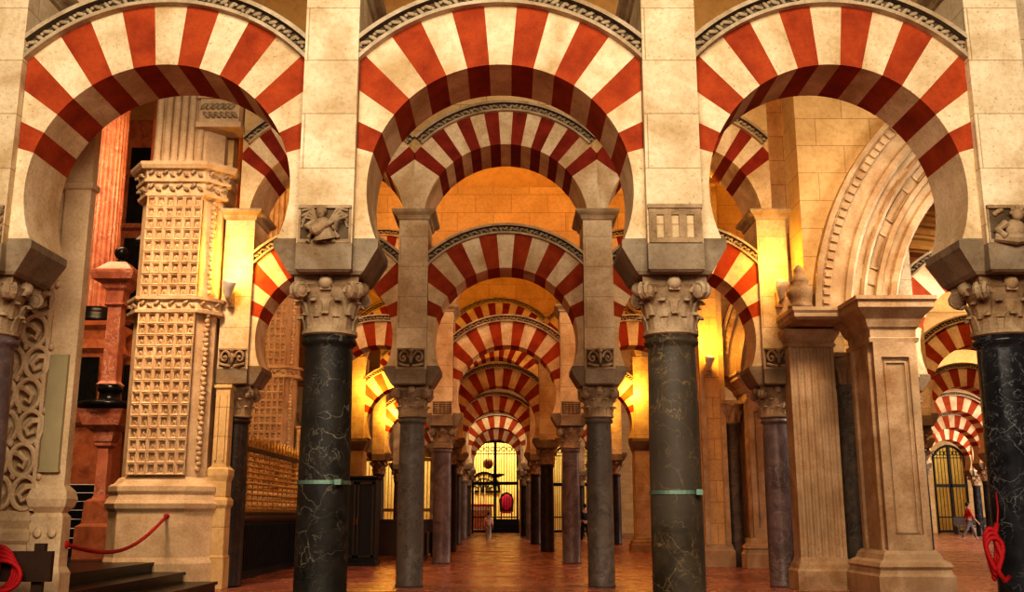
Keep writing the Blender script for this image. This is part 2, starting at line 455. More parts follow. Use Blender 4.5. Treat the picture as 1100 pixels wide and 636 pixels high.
# --- reliefs
def relief_mesh(kind):
    bm = B(); f = -PD
    w = .245
    # sunk panel frame
    if kind != 'slots':
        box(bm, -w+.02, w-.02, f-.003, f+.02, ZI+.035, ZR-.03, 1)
        box(bm, -w, w, f-.012, f+.02, ZI, ZI+.035); box(bm, -w, w, f-.03, f+.02, ZR-.03, ZR)
        box(bm, -w, -w+.02, f-.01, f+.02, ZI, ZR); box(bm, w-.02, w, f-.01, f+.02, ZI, ZR)
    if kind == 'lute':
        ball(bm, (-.03,f-.045,ZI+.275), .046, (.85,.9,1.15)); ball(bm, (-.03,f-.03,ZI+.30), .05, (1.1,.9,.75)); ball(bm, (-.033,f-.09,ZI+.268), .012, (.7,1,1.4), 1)
        tube(bm, [(-.03,f-.02,ZI+.24),(-.02,f-.02,ZI+.20),(0,f-.02,ZI+.10),(.01,f-.0,ZI+.04)], [.03,.075,.085,.12], 12)
        for q in range(5): tube(bm, [(-.10+.05*q,f-.05,ZI+.10),(-.14+.07*q,f-.045,ZI+.04)], [.012,.018], 6)
        tube(bm, [(-.09,f-.03,ZI+.20),(-.16,f-.06,ZI+.14),(-.10,f-.10,ZI+.11)], [.032,.028,.022])
        tube(bm, [(.05,f-.03,ZI+.20),(.11,f-.06,ZI+.13),(.13,f-.10,ZI+.19)], [.032,.028,.02])
        tube(bm, [(-.11,f-.09,ZI+.075),(-.08,f-.1,ZI+.09),(-.04,f-.1,ZI+.112),(.0,f-.1,ZI+.135),(.1,f-.09,ZI+.185),(.21,f-.07,ZI+.235)], [.02,.052,.058,.035,.014,.012], 10)
        for s in (-1,1):
            for q in range(4):
                tube(bm, [(s*.05,f-.0,ZI+.22),(s*(.12+.02*q),f-.02,ZI+.33-.03*q),(s*.215,f-.01,ZI+.31-.055*q)], [.015,.02,.012], 6)
        for q in range(4): tube(bm, [(-.13+.07*q,f-.01,ZI+.06),(-.15+.08*q,f-.03,ZI+.0)], .02, 6)
    elif kind == 'cherub':
        ball(bm, (.02,f-.05,ZI+.26), .06, (.95,.8,1.05)); ball(bm, (.0,f-.02,ZI+.12), .11, (.9,.55,1.0))
        for q in range(5): ball(bm, (.02+.055*cos(q*pi/4),f-.05,ZI+.275+.05*sin(q*pi/4)), .025, (1,1,1), 1)
        tube(bm, [(-.09,f-.03,ZI+.18),(-.18,f-.05,ZI+.11),(-.12,f-.08,ZI+.04)], [.04,.036,.03])
        tube(bm, [(.10,f-.03,ZI+.18),(.18,f-.05,ZI+.22),(.2,f-.05,ZI+.3)], [.04,.034,.026])
        tube(bm, [(-.2,f-.02,ZI+.05),(-.02,f-.06,ZI+.02),(.2,f-.02,ZI+.06)], [.04,.055,.04])
        for q in range(3): ball(bm, (-.17+.03*q,f-.01,ZI+.28+.02*q), .03, (1,.6,1), 1)
    elif kind == 'slots':
        box(bm, -w-.01, w+.01, f-.035, f+.02, ZR-.03, ZR+.01); box(bm, -w, w, f-.02, f+.02, ZI, ZI+.05)
        for x in (-w, -.1, .065, .185): pass
        xs = [-.245,-.175,-.105,-.035,.035,.105,.175,.245]
        for i in range(0, 8, 2):
            box(bm, xs[i], xs[i+1], f-.022, f+.02, ZI+.05, ZR-.03)
        box(bm, -w, w, f-.018, f+.02, ZR-.09, ZR-.03)
    elif kind == 'scroll':
        for s in (-1,1):
            pts = []; rs = []
            for i in range(22):
                t = i/21; th = t*2.3*2*pi*.55; rr = .10*(1-.8*t)
                pts.append((s*(.13-rr*cos(th)*.9), f-.03, ZI+.2+rr*sin(th)*1.2)); rs.append(.026*(1-.4*t))
            tube(bm, pts, rs, 6)
            ball(bm, (s*.13,f-.03,ZI+.2), .035)
            tube(bm, [(s*.03,f-.02,ZI+.05),(s*.12,f-.04,ZI+.06),(s*.21,f-.02,ZI+.09)], .025, 6)
        ball(bm, (0,f-.03,ZI+.2), .06, (.6,.7,1.9)); ball(bm, (0,f-.04,ZI+.32), .05)
    elif kind == 'lines':
        for k in range(5): box(bm, -.2, .2, f-.025, f+.02, ZI+.07+.055*k, ZI+.095+.055*k)
        for k in (-.1,0,.1): box(bm, k-.012, k+.012, f-.02, f+.02, ZI+.04, ZR-.04)
    elif kind == 'rolls':
        for k in range(4):
            tube(bm, [(-.2,f-.03,ZI+.06+.08*k),(.2,f-.03,ZI+.06+.08*k)], .04, 8)
            ball(bm, (.21,f-.03,ZI+.06+.08*k), .042)
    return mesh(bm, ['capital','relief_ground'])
def pier_meshes():
    bm = B()   # impost block: a stepped, tapering cross
    rect_loft(bm, -.26, .26, -PD-.005, PD+.005, [(ZC,-.03),(ZC+.02,.0),(ZI,.0),(ZI+.005,-.02)])
    loft(bm, [[(-x,-y,z),(x,-y,z),(x,y,z),(-x,y,z)] for x,y,z in ((.33,.34,ZC),(.36,.36,ZC+.03),(.49,TW+.015,ZI-.02),(.49,TW+.015,ZI+.05),(.46,TW,ZI+.07))])
    imp = mesh(bm, 'grey')
    bm = B()
    rect_loft(bm, -.26, .26, -PD, PD, [(ZI,0),(ZP-.14,0),(ZP-.14,0)])
    blk = mesh(bm, 'pier')
    bm = B()
    rect_loft(bm, -.26, .26, -PD, PD, [(ZP-.15,0),(ZP-.13,.03),(ZP-.10,.035),(ZP-.07,.05),(ZP-.03,.11),(ZP,.13),(ZP+.035,.13)])
    crn = mesh(bm, 'frieze_fillet')
    return imp, blk, crn
def pier(row, x, label, relief=None, y=None, tall=True):
    imp, blk, crn = cached('pier', pier_meshes)
    t = thing('stone_pier', label, 'pier', (x, ROWY[row] if y is None else y, 0), 0, 'stone piers standing on the columns')
    put('impost_block', imp, t); put('pier_block', blk, t); put('cornice', crn, t)
    if relief: put('carved_relief', cached(('rel',relief), lambda: relief_mesh(relief)), t)
    return t

ORD = {1:'front', 2:'second', 3:'third', 4:'fourth', 5:'fifth', 6:'sixth', 7:'seventh'}
COLS = {1:[-4.98,-1.73,1.54,4.70], 2:[-4.82,-1.72,1.56,4.66], 3:[-5.0,-1.73,1.55,4.83],
        4:[-5.25,-2.02,1.25,4.5], 5:[-5.5,-2.24,1.08,4.4], 6:[-5.6,-2.35,1.03,4.3], 7:[-5.7,-2.5,.85,4.1]}
POS = ['at the far left', 'left of the central aisle', 'right of the central aisle', 'at the far right']
CMAT = {1:['m_mauve','m_black','m_olive','m_blue'], 2:['m_dark','m_grey','m_grey','m_mauve'], 3:['m_dark','m_mauve','m_mauve','m_mauve'],
        4:['m_dark']*4, 5:['m_dark']*4, 6:['m_mauve']*4, 7:['m_dark']*4}
CNAME = {'m_mauve':'mauve grey marble column', 'm_black':'black green veined marble column', 'm_olive':'olive brown veined marble column', 'm_blue':'black marble column with white streaks',
         'm_dark':'dark brown marble column', 'm_grey':'weathered grey marble column'}
REL = {1:['rolls','lute','slots','cherub'], 2:['scroll','scroll','scroll','scroll'], 3:['lines']*4}
RNAME = {'rolls':'stacked rolls', 'lute':'carved lute angel', 'slots':'three upright slots', 'cherub':'carved cherub',
         'scroll':'carved scrolls', 'lines':'carved grid', None:'plain face'}
BAY = ['over the left aisle', 'over the central aisle', 'over the right aisle']
for k in range(1, 8):
    xs = COLS[k]
    for i, x in enumerate(xs):
        if k in (4,) and i in (0,3): continue          # square pilasters stand there
        band = {(1,1):1.49, (1,2):1.40}.get((k,i))
        column(k, x, '%s %s, %s row' % (CNAME[CMAT[k][i]], POS[i], ORD[k]), CMAT[k][i], band=band, r=.235 if k == 1 else .225)
        r = REL.get(k, [None]*4)[i]
        pier(k, x, 'stone pier with %s, %s, %s row' % (RNAME[r], POS[i], ORD[k]), r)
    for i in range(3):
        lower_arch(k, xs[i], xs[i+1], 'red and cream striped horseshoe arch %s, lower tier, %s row' % (BAY[i], ORD[k]), 'red' if k in (1,2,3,6) else 'red', fine=k < 4, both=k < 3)
        if 2 <= k <= 5:
            upper_arch(k, xs[i], xs[i+1], 'dark red and cream striped round arch %s, upper tier, %s row' % (BAY[i], ORD[k]))

# square piers with pilasters at the ends of the fourth row
for x, side in ((COLS[4][0],'left'), (COLS[4][3],'right')):
    t = thing('square_pier', 'tall square amber lit pier with moulded base, fourth row, %s end' % side, 'pier', (x, ROWY[4], 0), 0, 'square piers of the fourth row')
    bm = B(); rect_loft(bm, -.3, .3, -.45, .45, [(.45,0),(ZP,0)]); obj('pier_block', bm, 'pier', t)
    bm = B(); rect_loft(bm, -.3, .3, -.45, .45, [(0,.16),(.22,.16),(.26,.12),(.34,.11),(.38,.05),(.45,.03),(.46,0)]); obj('base', bm, 'pilaster', t)
    bm = B(); rect_loft(bm, -.3, .3, -.45, .45, [(ZC-.1,0),(ZC,.04),(ZI-.05,.1),(ZI+.05,.1),(ZI+.06,0)]); obj('impost_band', bm, 'grey', t)
# the outer right hand aisle, seen through the big arch
EXT = {3:(10.45,13.75), 4:(13.87,17.15), 5:(17.05,20.35), 6:(20.65,23.95), 7:(24.0,27.2)}
for k, (a, b) in EXT.items():
    for x, w in ((a,'left'), (b,'right')):
        column(k, x, 'slim dark marble column %s side of the outer right aisle, %s row' % (w, ORD[k]), 'm_blue' if k > 4 else 'm_dark', r=.22)
        pier(k, x, 'pale stone pier %s side of the outer right aisle, %s row' % (w, ORD[k]), None)
    lower_arch(k, a, b, 'red and white striped arch over the outer right aisle, %s row' % ORD[k], fine=False, both=False)
    ROWY[k]
ROWY[8] = 18.9
column(8, 7.25, 'slim blue grey column behind the panelled pilaster, right side', 'm_blue')
column(8, 10.5, 'slim blue grey column right of the big moulded arch opening, second row', 'm_blue')
pier(8, 7.25, 'pale daylit pier behind the panelled pilaster, right side'); pier(8, 10.5, 'pale pier further right behind the big moulded arch')
lower_arch(8, 7.25, 10.5, 'pink and white daylit arch behind the panelled pilaster, right side', both=False)

# ------------------------------------------------------------------ setting
bm = B(); box(bm, -20, 45, -6, 90, -.3, 0); struct('floor', bm, 'floor')
def vault(y0, y1, x0, x1, z0, rise):
    bm = B(); n = 20; yc = (y0+y1)/2; hw = (y1-y0)/2
    lo = [(yc-hw*cos(pi*i/n), z0+rise*sin(pi*i/n)) for i in range(n+1)]
    up = [(yc-(hw+.15)*cos(pi*i/n), z0+(rise+.2)*sin(pi*i/n)) for i in range(n+1)]
    loft(bm, [[(x,y,z) for y,z in lo+list(reversed(up))] for x in (x0,x1)])
    return bm
rows = [ROWY[k] for k in range(1,8)] + [69.0]
for i in range(0, 7):
    o = struct('ceiling' if i == 0 else 'ceiling.%03d' % i, vault(rows[i]+ (UT if i else .3), rows[i+1]-UT, -16, 34, WTOP, 2.1), 'vault', True)
# big frontal moulded arches of the transept, with their spandrel wall
BZ, BX = 4.30, 10.2
def big_arch(yf, label, which):
    t = thing('moulded_arch', label, 'arch', (BX, yf, 0), 0, 'big moulded stone arches of the transept')
    # profile (radius, depth): from the outer dentil band stepping inwards to the intrados
    prof = [(5.12,.0),(5.12,-.10),(5.04,-.13),(5.0,-.06),(4.86,-.06),(4.84,.0),(4.62,.0),(4.60,-.05),(4.52,-.08),(4.46,-.02),(4.44,.10),(4.30,.14),(4.26,.08),(4.20,.14),(4.18,.28),(4.0,.34),(3.98,.28),(3.90,.28),(3.86,.36),(3.74,.40),(3.72,.34),(3.62,.34),(3.6,.42),(3.56,.46),(3.55,.9),(5.12,.9)]
    bm = B(); n = 56
    loft(bm, [[(r*cos(R(3.2)+R(173.6)*(i/n)), y, BZ+r*sin(R(3.2)+R(173.6)*(i/n))) for r, y in prof] for i in range(n+1)])
    obj('archivolt', bm, 'pilaster', t)
    bm = B()
    loft(bm, [[(r*cos(R(3.3)+R(173.4)*i/56), y, BZ+r*sin(R(3.3)+R(173.4)*i/56)) for r, y in ((4.87,-.07),(4.99,-.07),(4.99,-.05),(4.87,-.05))] for i in range(57)])
    for i in range(96):
        a = R(3.5)+R(173)*(i+.5)/96
        rot = Matrix.Rotation(-a, 4, 'Y')
        mt = Matrix.Translation((4.93*cos(a), -.075, BZ+4.93*sin(a))) @ rot @ Matrix.Diagonal((.11,.07,.075,1))
        bmesh.ops.create_cube(bm, size=1, matrix=mt)
    obj('dentil_band', bm, 'pilaster', t)
    bm = B()                                   # sunk panels on the splay
    for i in range(14):
        a0, a1 = pi*(i+.14)/14, pi*(i+.86)/14
        for r, y in ((4.38,.125),(4.08,.30)):
            for q0, q1, ra, rb in ((a0,a1,r-.08,r-.06),(a0,a1,r+.06,r+.08),(a0,a0+.008,r-.08,r+.08),(a1-.008,a1,r-.08,r+.08)):
                L = []
                for j in range(5):
                    a = q0+(q1-q0)*j/4
                    L.append([(ra*cos(a),y+(4.4-ra)*.45-.03 if r>4.2 else y,BZ+ra*sin(a)),(rb*cos(a),y-.03,BZ+rb*sin(a)),(rb*cos(a),y+.06,BZ+rb*sin(a)),(ra*cos(a),y+.1,BZ+ra*sin(a))])
                loft(bm, L)
    obj('coffer_frames', bm, 'pilaster', t)
    bm = B()                                   # wall round the arch
    arcp = [(5.11*cos(R(176.8-173.6*i/40)), BZ+5.11*sin(R(176.8-173.6*i/40))) for i in range(41)]
    pts = [(-5.2,BZ+.28)] + arcp + [(5.2,BZ+.28),(5.2,WTOP-.1),(-5.2,WTOP-.1)]
    prism_xz(bm, pts, .1, .85)
    obj('spandrel_wall', bm, 'wall', t)
    return t
big_arch(16.6, 'wide moulded stone arch with dentil band, nearer one on the right', 0)
big_arch(24.9, 'wide moulded stone arch with dentil band, farther one on the right', 1)

def panel_pilaster(x, y, label, ret=True):
    t = thing('panelled_pilaster', label, 'pilaster', (x, y, 0), 0, 'panelled stone pilasters under the moulded arches')
    w = .335
    bm = B()
    rect_loft(bm, -w, w, 0, 1.0, [(.66,0),(3.86,0)])
    # raised frame leaving a sunk panel
    f = .05
    box(bm, -w, -w+.12, -f, .01, .66, 3.86); box(bm, w-.12, w, -f, .01, .66, 3.86)
    box(bm, -w+.12, w-.12, -f, .01, .66, .9); box(bm, -w+.12, w-.12, -f, .01, 3.62, 3.86)
    box(bm, -w+.16, -w+.19, -.025, .01, .96, 3.53); box(bm, w-.19, w-.16, -.025, .01, .96, 3.53)
    box(bm, -w+.16, w-.16, -.025, .01, .93, .96); box(bm, -w+.16, w-.16, -.025, .01, 3.53, 3.56)
    box(bm, -w-f, -w+.01, .08, .2, .66, 3.86); box(bm, -w-f, -w+.01, .8, .92, .66, 3.86)
    obj('shaft', bm, 'pilaster', t)
    bm = B()
    rect_loft(bm, -w, w, 0, 1.0, [(0,.24),(.30,.24),(.34,.21),(.40,.19),(.44,.22),(.50,.19),(.54,.12),(.62,.09),(.67,.05),(.68,0)])
    obj('base', bm, 'pilaster', t)
    bm = B()
    rect_loft(bm, -w, w, 0, 1.0, [(3.84,.0),(3.86,.05),(3.92,.06),(3.94,.02),(4.06,.03),(4.10,.07),(4.18,.10),(4.22,.11),(4.32,.2),(4.36,.24),(4.38,.26),(4.47,.26),(4.5,.3),(4.56,.3),(4.57,0)])
    obj('capital', bm, 'pilaster', t)
    if not ret: return t
    bm = B()
    rect_loft(bm, -1.25, -w-.02, .72, 1.72, [(4.34,.0),(4.36,.06),(4.40,.1),(4.46,.1),(4.5,.13),(4.56,.13),(4.57,0)])
    obj('impost_return', bm, 'pilaster', t)
    return t
panel_pilaster(6.04, 15.75, 'big panelled stone pilaster with moulded capital, right foreground')
panel_pilaster(6.04, 24.3, 'panelled stone pilaster with moulded capital, farther back on the right', False)

def fluted_pilaster(x, y, label):
    t = thing('fluted_pilaster', label, 'pilaster', (x, y, 0))
    w = .38; n = 6
    plan = [(w,0),(w,.42),(-w,.42),(-w,0)]
    p = 2*w/(n+.6); r = p*.36
    cs = [-w + p*.8 + p*i for i in range(n)]
    for c in cs:
        for j in range(9):
            a = pi*j/8
            plan.append((c - r*cos(a), r*sin(a)*.9))
    plan = list(reversed(plan))
    bm = B()
    loft(bm, [[(px,py,z) for px,py in plan] for z in (.5,4.02)])
    obj('fluted_shaft', bm, 'pilaster', t)
    bm = B(); rect_loft(bm, -w, w, 0, .42, [(0,.09),(.3,.09),(.34,.06),(.40,.05),(.46,.02),(.52,.0)]); obj('base', bm, 'pilaster', t)
    bm = B(); rect_loft(bm, -w, w, 0, .42, [(4.0,.0),(4.02,.03),(4.05,.04),(4.08,.01),(4.16,.05),(4.22,.09),(4.31,.1),(4.335,.0)]); obj('capital', bm, 'pilaster', t)
    return t
fluted_pilaster(5.15, 17.1, 'fluted stone pilaster left of the big panelled pilaster, right side')
bm = B()
lathe(bm, [(.2,0),(.2,.06),(.15,.1),(.18,.17),(.22,.25),(.2,.34),(.13,.42),(.15,.45),(.16,.49),(.11,.55),(.08,.63),(.09,.66),(.04,.73),(.01,.76)], 20, (4.86,16.58,4.57))
tag(obj('stone_vase', bm, 'capital', None, True), 'turned stone vase standing above the fluted pilaster', 'vase')
# plain wall pier at the third row with a moulded base
t = thing('wall_pilaster', 'flat amber lit wall pilaster right of the third row', 'pilaster', (4.95, 24.7, 0))
bm = B(); rect_loft(bm, -.3, .3, 0, .25, [(.5,0),(9.5,0)]); obj('shaft', bm, 'wall', t)
bm = B(); rect_loft(bm, -.3, .3, 0, .25, [(0,.08),(.36,.08),(.40,.05),(.5,.03),(.52,0)]); obj('base', bm, 'pilaster', t)
bm = B()
for x in (-.24,.24): box(bm, x-.06, x+.06, -.05, .02, .5, 9.4)
obj('side_strips', bm, 'pilaster', t)
# engaged grey columns between the pilasters
for y, w, x in ((17.5,'nearer',5.80), (24.95,'farther',5.42)):
    tt = thing('grey_column', 'slim grey marble column wedged beside the panelled pilaster, %s one' % w, 'column', (x, y-.12, 0), 0, 'slim grey columns wedged between pilasters')
    bm = B(); lathe(bm, [(.19,0),(.19,.25),(.18,.32),(.17,.4),(.172,1.6),(.165,3.3),(.19,3.33),(.19,3.37)], 24); obj('shaft', bm, 'm_grey', tt, True)
    bm = B()
    lathe(bm, [(.17,3.37),(.19,3.45),(.2,3.6),(.25,3.75),(.28,3.8),(.28,3.86)], 20)
    for q in range(8):
        a = q*pi/4; tube(bm, [(.19*cos(a),.19*sin(a),3.4),(.22*cos(a),.22*sin(a),3.58),(.29*cos(a),.29*sin(a),3.66),(.27*cos(a),.27*sin(a),3.58)], [.05,.045,.03,.015], 6)
    box(bm, -.27, .27, -.27, .27, 3.84, 3.92)
    obj('capital', bm, 'capital', tt)

# wall core behind the pilasters up to the vault at the second row, and the end piers' backing
bm = B(); box(bm, 4.95, 6.3, 18.85, 19.1, 0, WTOP-.1); struct('trim_1', bm, 'wall')
bm = B(); box(bm, -5.45, -5.09, 17.62, 17.95, 0, WTOP-.1); struct('trim_2', bm, 'wall')

# ------------------------------------------------------------------ left side: lattice piers of the cathedral
LP = [(-6.62,17.58),(-6.62,17.36),(-6.36,17.0),(-5.38,17.0),(-5.09,17.3),(-5.09,17.58)]
def lattice_pier(dy, dx, sx, label):
    t = thing('lattice_pier', label, 'pier', (dx, dy, 0), 0, 'lattice carved stone piers')
    P = [(x*sx, y-17.0) for x, y in [(a+5.8, b) for a, b in LP]]
    bm = B(); poly_loft(bm, P, [(0,.16),(.42,.16),(.47,.14),(.52,.12),(1.25,.12),(1.30,.17),(1.38,.19),(1.44,.15),(1.52,.12),(1.58,.15),(1.66,.15),(1.72,.06),(1.8,.0),(1.81,-.02)])
    obj('moulded_base', bm, 'lattice', t)
    bm = B(); poly_loft(bm, P, [(1.8,-.04),(6.7,-.04)]); obj('core', bm, 'lattice', t)
    def grid(bm, p, q, z0, z1, nx, nz, inset=.0):
        p, q = Vector((*p,0)), Vector((*q,0)); e = (q-p); L = e.length; e.normalize(); nrm = Vector((e.y,-e.x,0))
        cw = L/nx; ch = (z1-z0)/nz; bw = .032
        V = lambda u, v, d: tuple(p + e*u + nrm*d + Vector((0,0,v)))
        for i in range(nx):
            for j in range(nz):
                u0, u1, v0, v1 = i*cw, (i+1)*cw, z0+j*ch, z0+(j+1)*ch
                rings = [[(u0,v0),(u1,v0),(u1,v1),(u0,v1)]]
                def ins(k): return [(u0+k,v0+k),(u1-k,v0+k),(u1-k,v1-k),(u0+k,v1-k)]
                cu, cv = (u0+u1)/2, (v0+v1)/2
                lp = [[V(u,v,.05) for u,v in ins(0)], [V(u,v,.07) for u,v in ins(bw*.4)], [V(u,v,.05) for u,v in ins(bw)], [V(u,v,-.005) for u,v in ins(bw+.01)], [V(u,v,-.005) for u,v in ins(bw+.016)], [V(cu+(u-cu)*.08,cv+(v-cv)*.08,.035) for u,v in ins(bw+.02)]]
                LL = [[bm.verts.new(x) for x in ring] for ring in lp]
                for a, b in zip(LL, LL[1:]):
                    for m in range(4): bm.faces.new((a[m],a[(m+1)%4],b[(m+1)%4],b[m]))
                bm.faces.new(LL[-1])
    for z0, z1, nz in ((1.84,4.58,14),(4.86,6.66,9)):
        bm = B(); grid(bm, P[2], P[3], z0, z1, 6, nz); obj('lattice_carving', bm, 'lattice', t)
    mx, my = (P[3][0]+P[4][0])/2, (P[3][1]+P[4][1])/2
    for lo, hi in ((1.9,4.5),(4.95,6.6)):
        bm = B()
        for i in range(28):
            z = 1.95+.168*i
            if not lo < z < hi: continue
            ball(bm, (mx, my, z), .07, (.75,.75,.9), 1, 0)
            ball(bm, (mx+.02, my-.02, z+.084), .05, (1,1,.9), 1, 0)
        obj('chamfer_carving', bm, 'lattice', t)
    def leaves(bm, pth, z, h, n, off):
        for p, q in pth:
            p, q = Vector(p), Vector(q); L = (q-p).length; m = max(2, int(L/.11)); e = (q-p).normalized(); nr = Vector((e.y,-e.x))
            for i in range(m):
                c = p + (q-p)*((i+.5)/m) + nr*(off+.012)
                ball(bm, (c.x, c.y, z+h*(.5+.16*(-1)**i)), h*.46, (.5,.45,1), 1, 1, Matrix.Rotation(.9*(-1)**i, 3, 'Y'))
    bm = B()
    poly_loft(bm, P, [(4.56,0),(4.58,.08),(4.63,.09),(4.65,.03),(4.79,.03),(4.81,.09),(4.86,.1),(4.88,0)])
    leaves(bm, [(P[1],P[2]),(P[2],P[3]),(P[3],P[4])], 4.65, .15, 9, .045)
    obj('leaf_band', bm, ['lattice','frieze_leaf'], t)
    bm = B()
    poly_loft(bm, P, [(6.64,-.03),(6.67,.05),(6.72,.06),(6.73,.02),(6.9,.03),(6.92,.09),(6.97,.1),(6.98,.05),(7.12,.08),(7.14,.16),(7.2,.2),(7.26,.2),(7.28,0)])
    leaves(bm, [(P[1],P[2]),(P[2],P[3]),(P[3],P[4])], 6.74, .16, 9, .05)
    leaves(bm, [(P[1],P[2]),(P[2],P[3]),(P[3],P[4])], 6.99, .14, 9, .10)
    obj('cornice', bm, ['lattice','frieze_leaf'], t)
    bm = B()
    poly_loft(bm, [(x*.86,y*.9+.15) for x,y in P], [(7.26,0),(WTOP-.1,0)])
    for i, x in enumerate((-.5,-.34,-.2,-.06,.08,.24)):
        lathe(bm, [(.09,7.26),(.07,7.4),(.065,7.45),(.065,WTOP-.1)], 12, (x*sx, .12, 0))
    box(bm, .25*sx, .95*sx, .0, .5, 8.05, 8.5); box(bm, .2*sx, 1.0*sx, -.05, .5, 8.5, 8.62); box(bm, .2*sx, 1.0*sx, -.05, .5, 7.95, 8.05)
    for i in range(12):
        ball(bm, ((.32+.05*i)*sx, -.02, 8.27+.08*(-1)**i), .09, (.5,.4,1), 1, 1, Matrix.Rotation(.8*(-1)**i, 3, 'Y'))
    obj('upper_shafts', bm, ['lattice','frieze_leaf'], t)
    # flat pilaster on the aisle side
    bm = B()
    rect_loft(bm, .76*sx, 1.0*sx, .30, .56, [(0,.06),(.5,.06),(.55,.04),(1.3,.04),(1.36,.07),(1.44,.07),(1.5,.03),(1.75,.03),(1.85,.06),(1.95,.06),(2.0,.01),(2.02,.0),(3.3,0),(3.33,.03),(3.38,.03),(3.39,0)])
    box(bm, .79*sx, .83*sx, .27, .32, 2.1, 3.2); box(bm, .92*sx, .96*sx, .27, .32, 2.1, 3.2)
    obj('side_pilaster', bm, 'wall', t)
    return t
lattice_pier(17.0, -5.8, 1, 'pale lattice carved pier with leaf cornice, beside the black steps')
lattice_pier(25.3, -6.05, .9, 'lattice carved pier farther back, behind the gilded screen')

# carved tracery pier beside the leftmost column
t = thing('tracery_pier', 'carved stone pier with curling tracery panel at the left edge', 'pier', (-5.5, 10.65, 0))
bm = B(); rect_loft(bm, -1.2, .58, .06, .36, [(0,.0),(7.4,0)]); obj('core', bm, 'cream', t)
bm = B()
rect_loft(bm, .60, .88, .0, .14, [(0,.06),(.62,.06),(.68,.03),(1.18,.03),(1.22,.0),(1.28,.05),(1.36,.07),(1.44,.05),(1.5,.0),(4.7,0),(4.72,.025),(4.78,.03),(4.8,0),(7.4,0)])
for q in range(2):
    ball(bm, (.67+.15*q,-.05,1.02), .045, (1,.5,1.2)); 
obj('corner_pilaster', bm, 'lattice', t)
bm = B(); rect_loft(bm, -1.2, .54, .0, .2, [(0,.04),(.55,.04),(.6,.02),(.9,.02),(.94,.05),(1.02,.06),(1.06,.02),(1.14,.05),(1.2,.03),(1.24,0)]); obj('moulded_base', bm, 'lattice', t)
bm = B()
for r_ in range(7):
    for c_ in range(5):
        cx, cz = .42-.27*c_ + (.0 if r_ % 2 else .06), 1.42+.34*r_
        pts = [(cx+.13*cos(a)*1.0, -.01, cz+.165*sin(a)) for a in [2*pi*i/18 for i in range(18)]]
        tube(bm, pts, .028, 6, closed=True)
        s = 1 if (r_+c_) % 2 else -1
        tube(bm, [(cx-s*.10,.0,cz+.07),(cx-s*.02,-.03,cz+.06),(cx+s*.05,-.02,cz-.01),(cx+s*.02,-.01,cz-.08),(cx-s*.04,0,cz-.05)], [.03,.035,.03,.025,.02], 6)
        ball(bm, (cx+.135,-.01,cz+.17), .05, (.7,.7,1), 1)
box(bm, .555, .595, -.03, .06, 1.24, 3.9); box(bm, -1.2, .58, -.03, .06, 3.8, 3.9)
obj('tracery_panel', bm, 'lattice', t)
o = B(); box(o, -4.87, -4.68, 10.60, 10.65, 1.66, 2.86); box(o, -4.88, -4.67, 10.59, 10.65, 1.63, 1.66)
tag(obj('tan_board', o, 'tan'), 'plain tan upright board fixed to the corner pilaster at left', 'board')

t = thing('carved_wall_pier', 'carved stone wall pier at the right edge beside the cherub pier', 'pier', (5.5, 9.75, 0))
bm = B(); rect_loft(bm, -.5, .5, 0, .6, [(0,.03),(.6,.03),(.65,0),(8.2,0)]); obj('shaft', bm, 'pier', t)
bm = B()
for i in range(52):
    ball(bm, (-.40+.05*(-1)**i, -.01, 1.0+.135*i), .085, (.8,.5,.9), 1, 0); ball(bm, (-.28+.04*(-1)**i, -.01, 1.06+.135*i), .075, (.9,.5,.9), 1, 0)
obj('leaf_relief', bm, 'cream', t)

# black steps
t = thing('black_steps', 'three black polished marble steps rising left to a landing', 'steps', (-4.7, 12.2, 0))
for i in range(3):
    bm = B(); x1 = -.0 - .52*i; z1 = .15*(i+1)
    rect_loft(bm, -5.5, x1-.03, -.6, 4.62 if i < 2 else 4.68, [(.15*i,0),(z1-.045,0),(z1-.045,.03),(z1,.03)])
    obj('step', bm, 'black', t)
# landing of the cathedral, at the level of the top step
bm = B(); box(bm, -18, -6.75, 17.0, 34, 0, .45); o = struct('floor.001', bm, 'black')
t = thing('altar_steps', 'flight of black steps with pale nosings behind the red pedestal', 'steps', (-9.0, 19.0, .45))
for i in range(8):
    bm = B(); box(bm, -1.6, 1.6, .26*i, 2.2, .17*i, .17*i+.15); obj('step', bm, 'black', t)
    bm = B(); box(bm, -1.6, 1.6, .26*i-.012, .26*i+.05, .17*i+.15, .17*i+.165); obj('nosing', bm, 'white', t)

# red marble retable columns
def retable_column(x, y, label, mat='m_red'):
    t = thing('fluted_column', label, 'column', (x, y, 0), 0, 'fluted red marble columns of the altarpiece')
    bm = B(); lathe(bm, [(.36,5.65),(.345,7.5),(.32,11.2)], 72, flute=.07, fl_n=24); obj('fluted_shaft', bm, mat, t)
    bm = B(); lathe(bm, [(.5,5.3),(.5,5.4),(.46,5.44),(.48,5.5),(.42,5.54),(.40,5.6),(.38,5.66)], 28); obj('base', bm, 'black', t, True)
    bm = B(); rect_loft(bm, -.45, .45, -.45, .45, [(0,.2),(1.4,.2),(1.5,.12),(3.0,.1),(3.1,.2),(3.3,.24),(3.4,.1),(3.9,.02),(4.6,.02),(4.7,.1),(4.9,.04),(5.1,.04),(5.2,.12),(5.3,.12)]); obj('pedestal', bm, 'm_redbrown', t)
    bm = B(); box(bm, -.35, .35, -.58, -.53, 3.5, 4.5); obj('inlaid_panel', bm, 'black', t)
    return t
retable_column(-9.15, 22.0, 'fluted red marble column of the altarpiece, left of the pair')
retable_column(-8.35, 23.2, 'fluted red marble column of the altarpiece, right of the pair', 'm_redbrown')
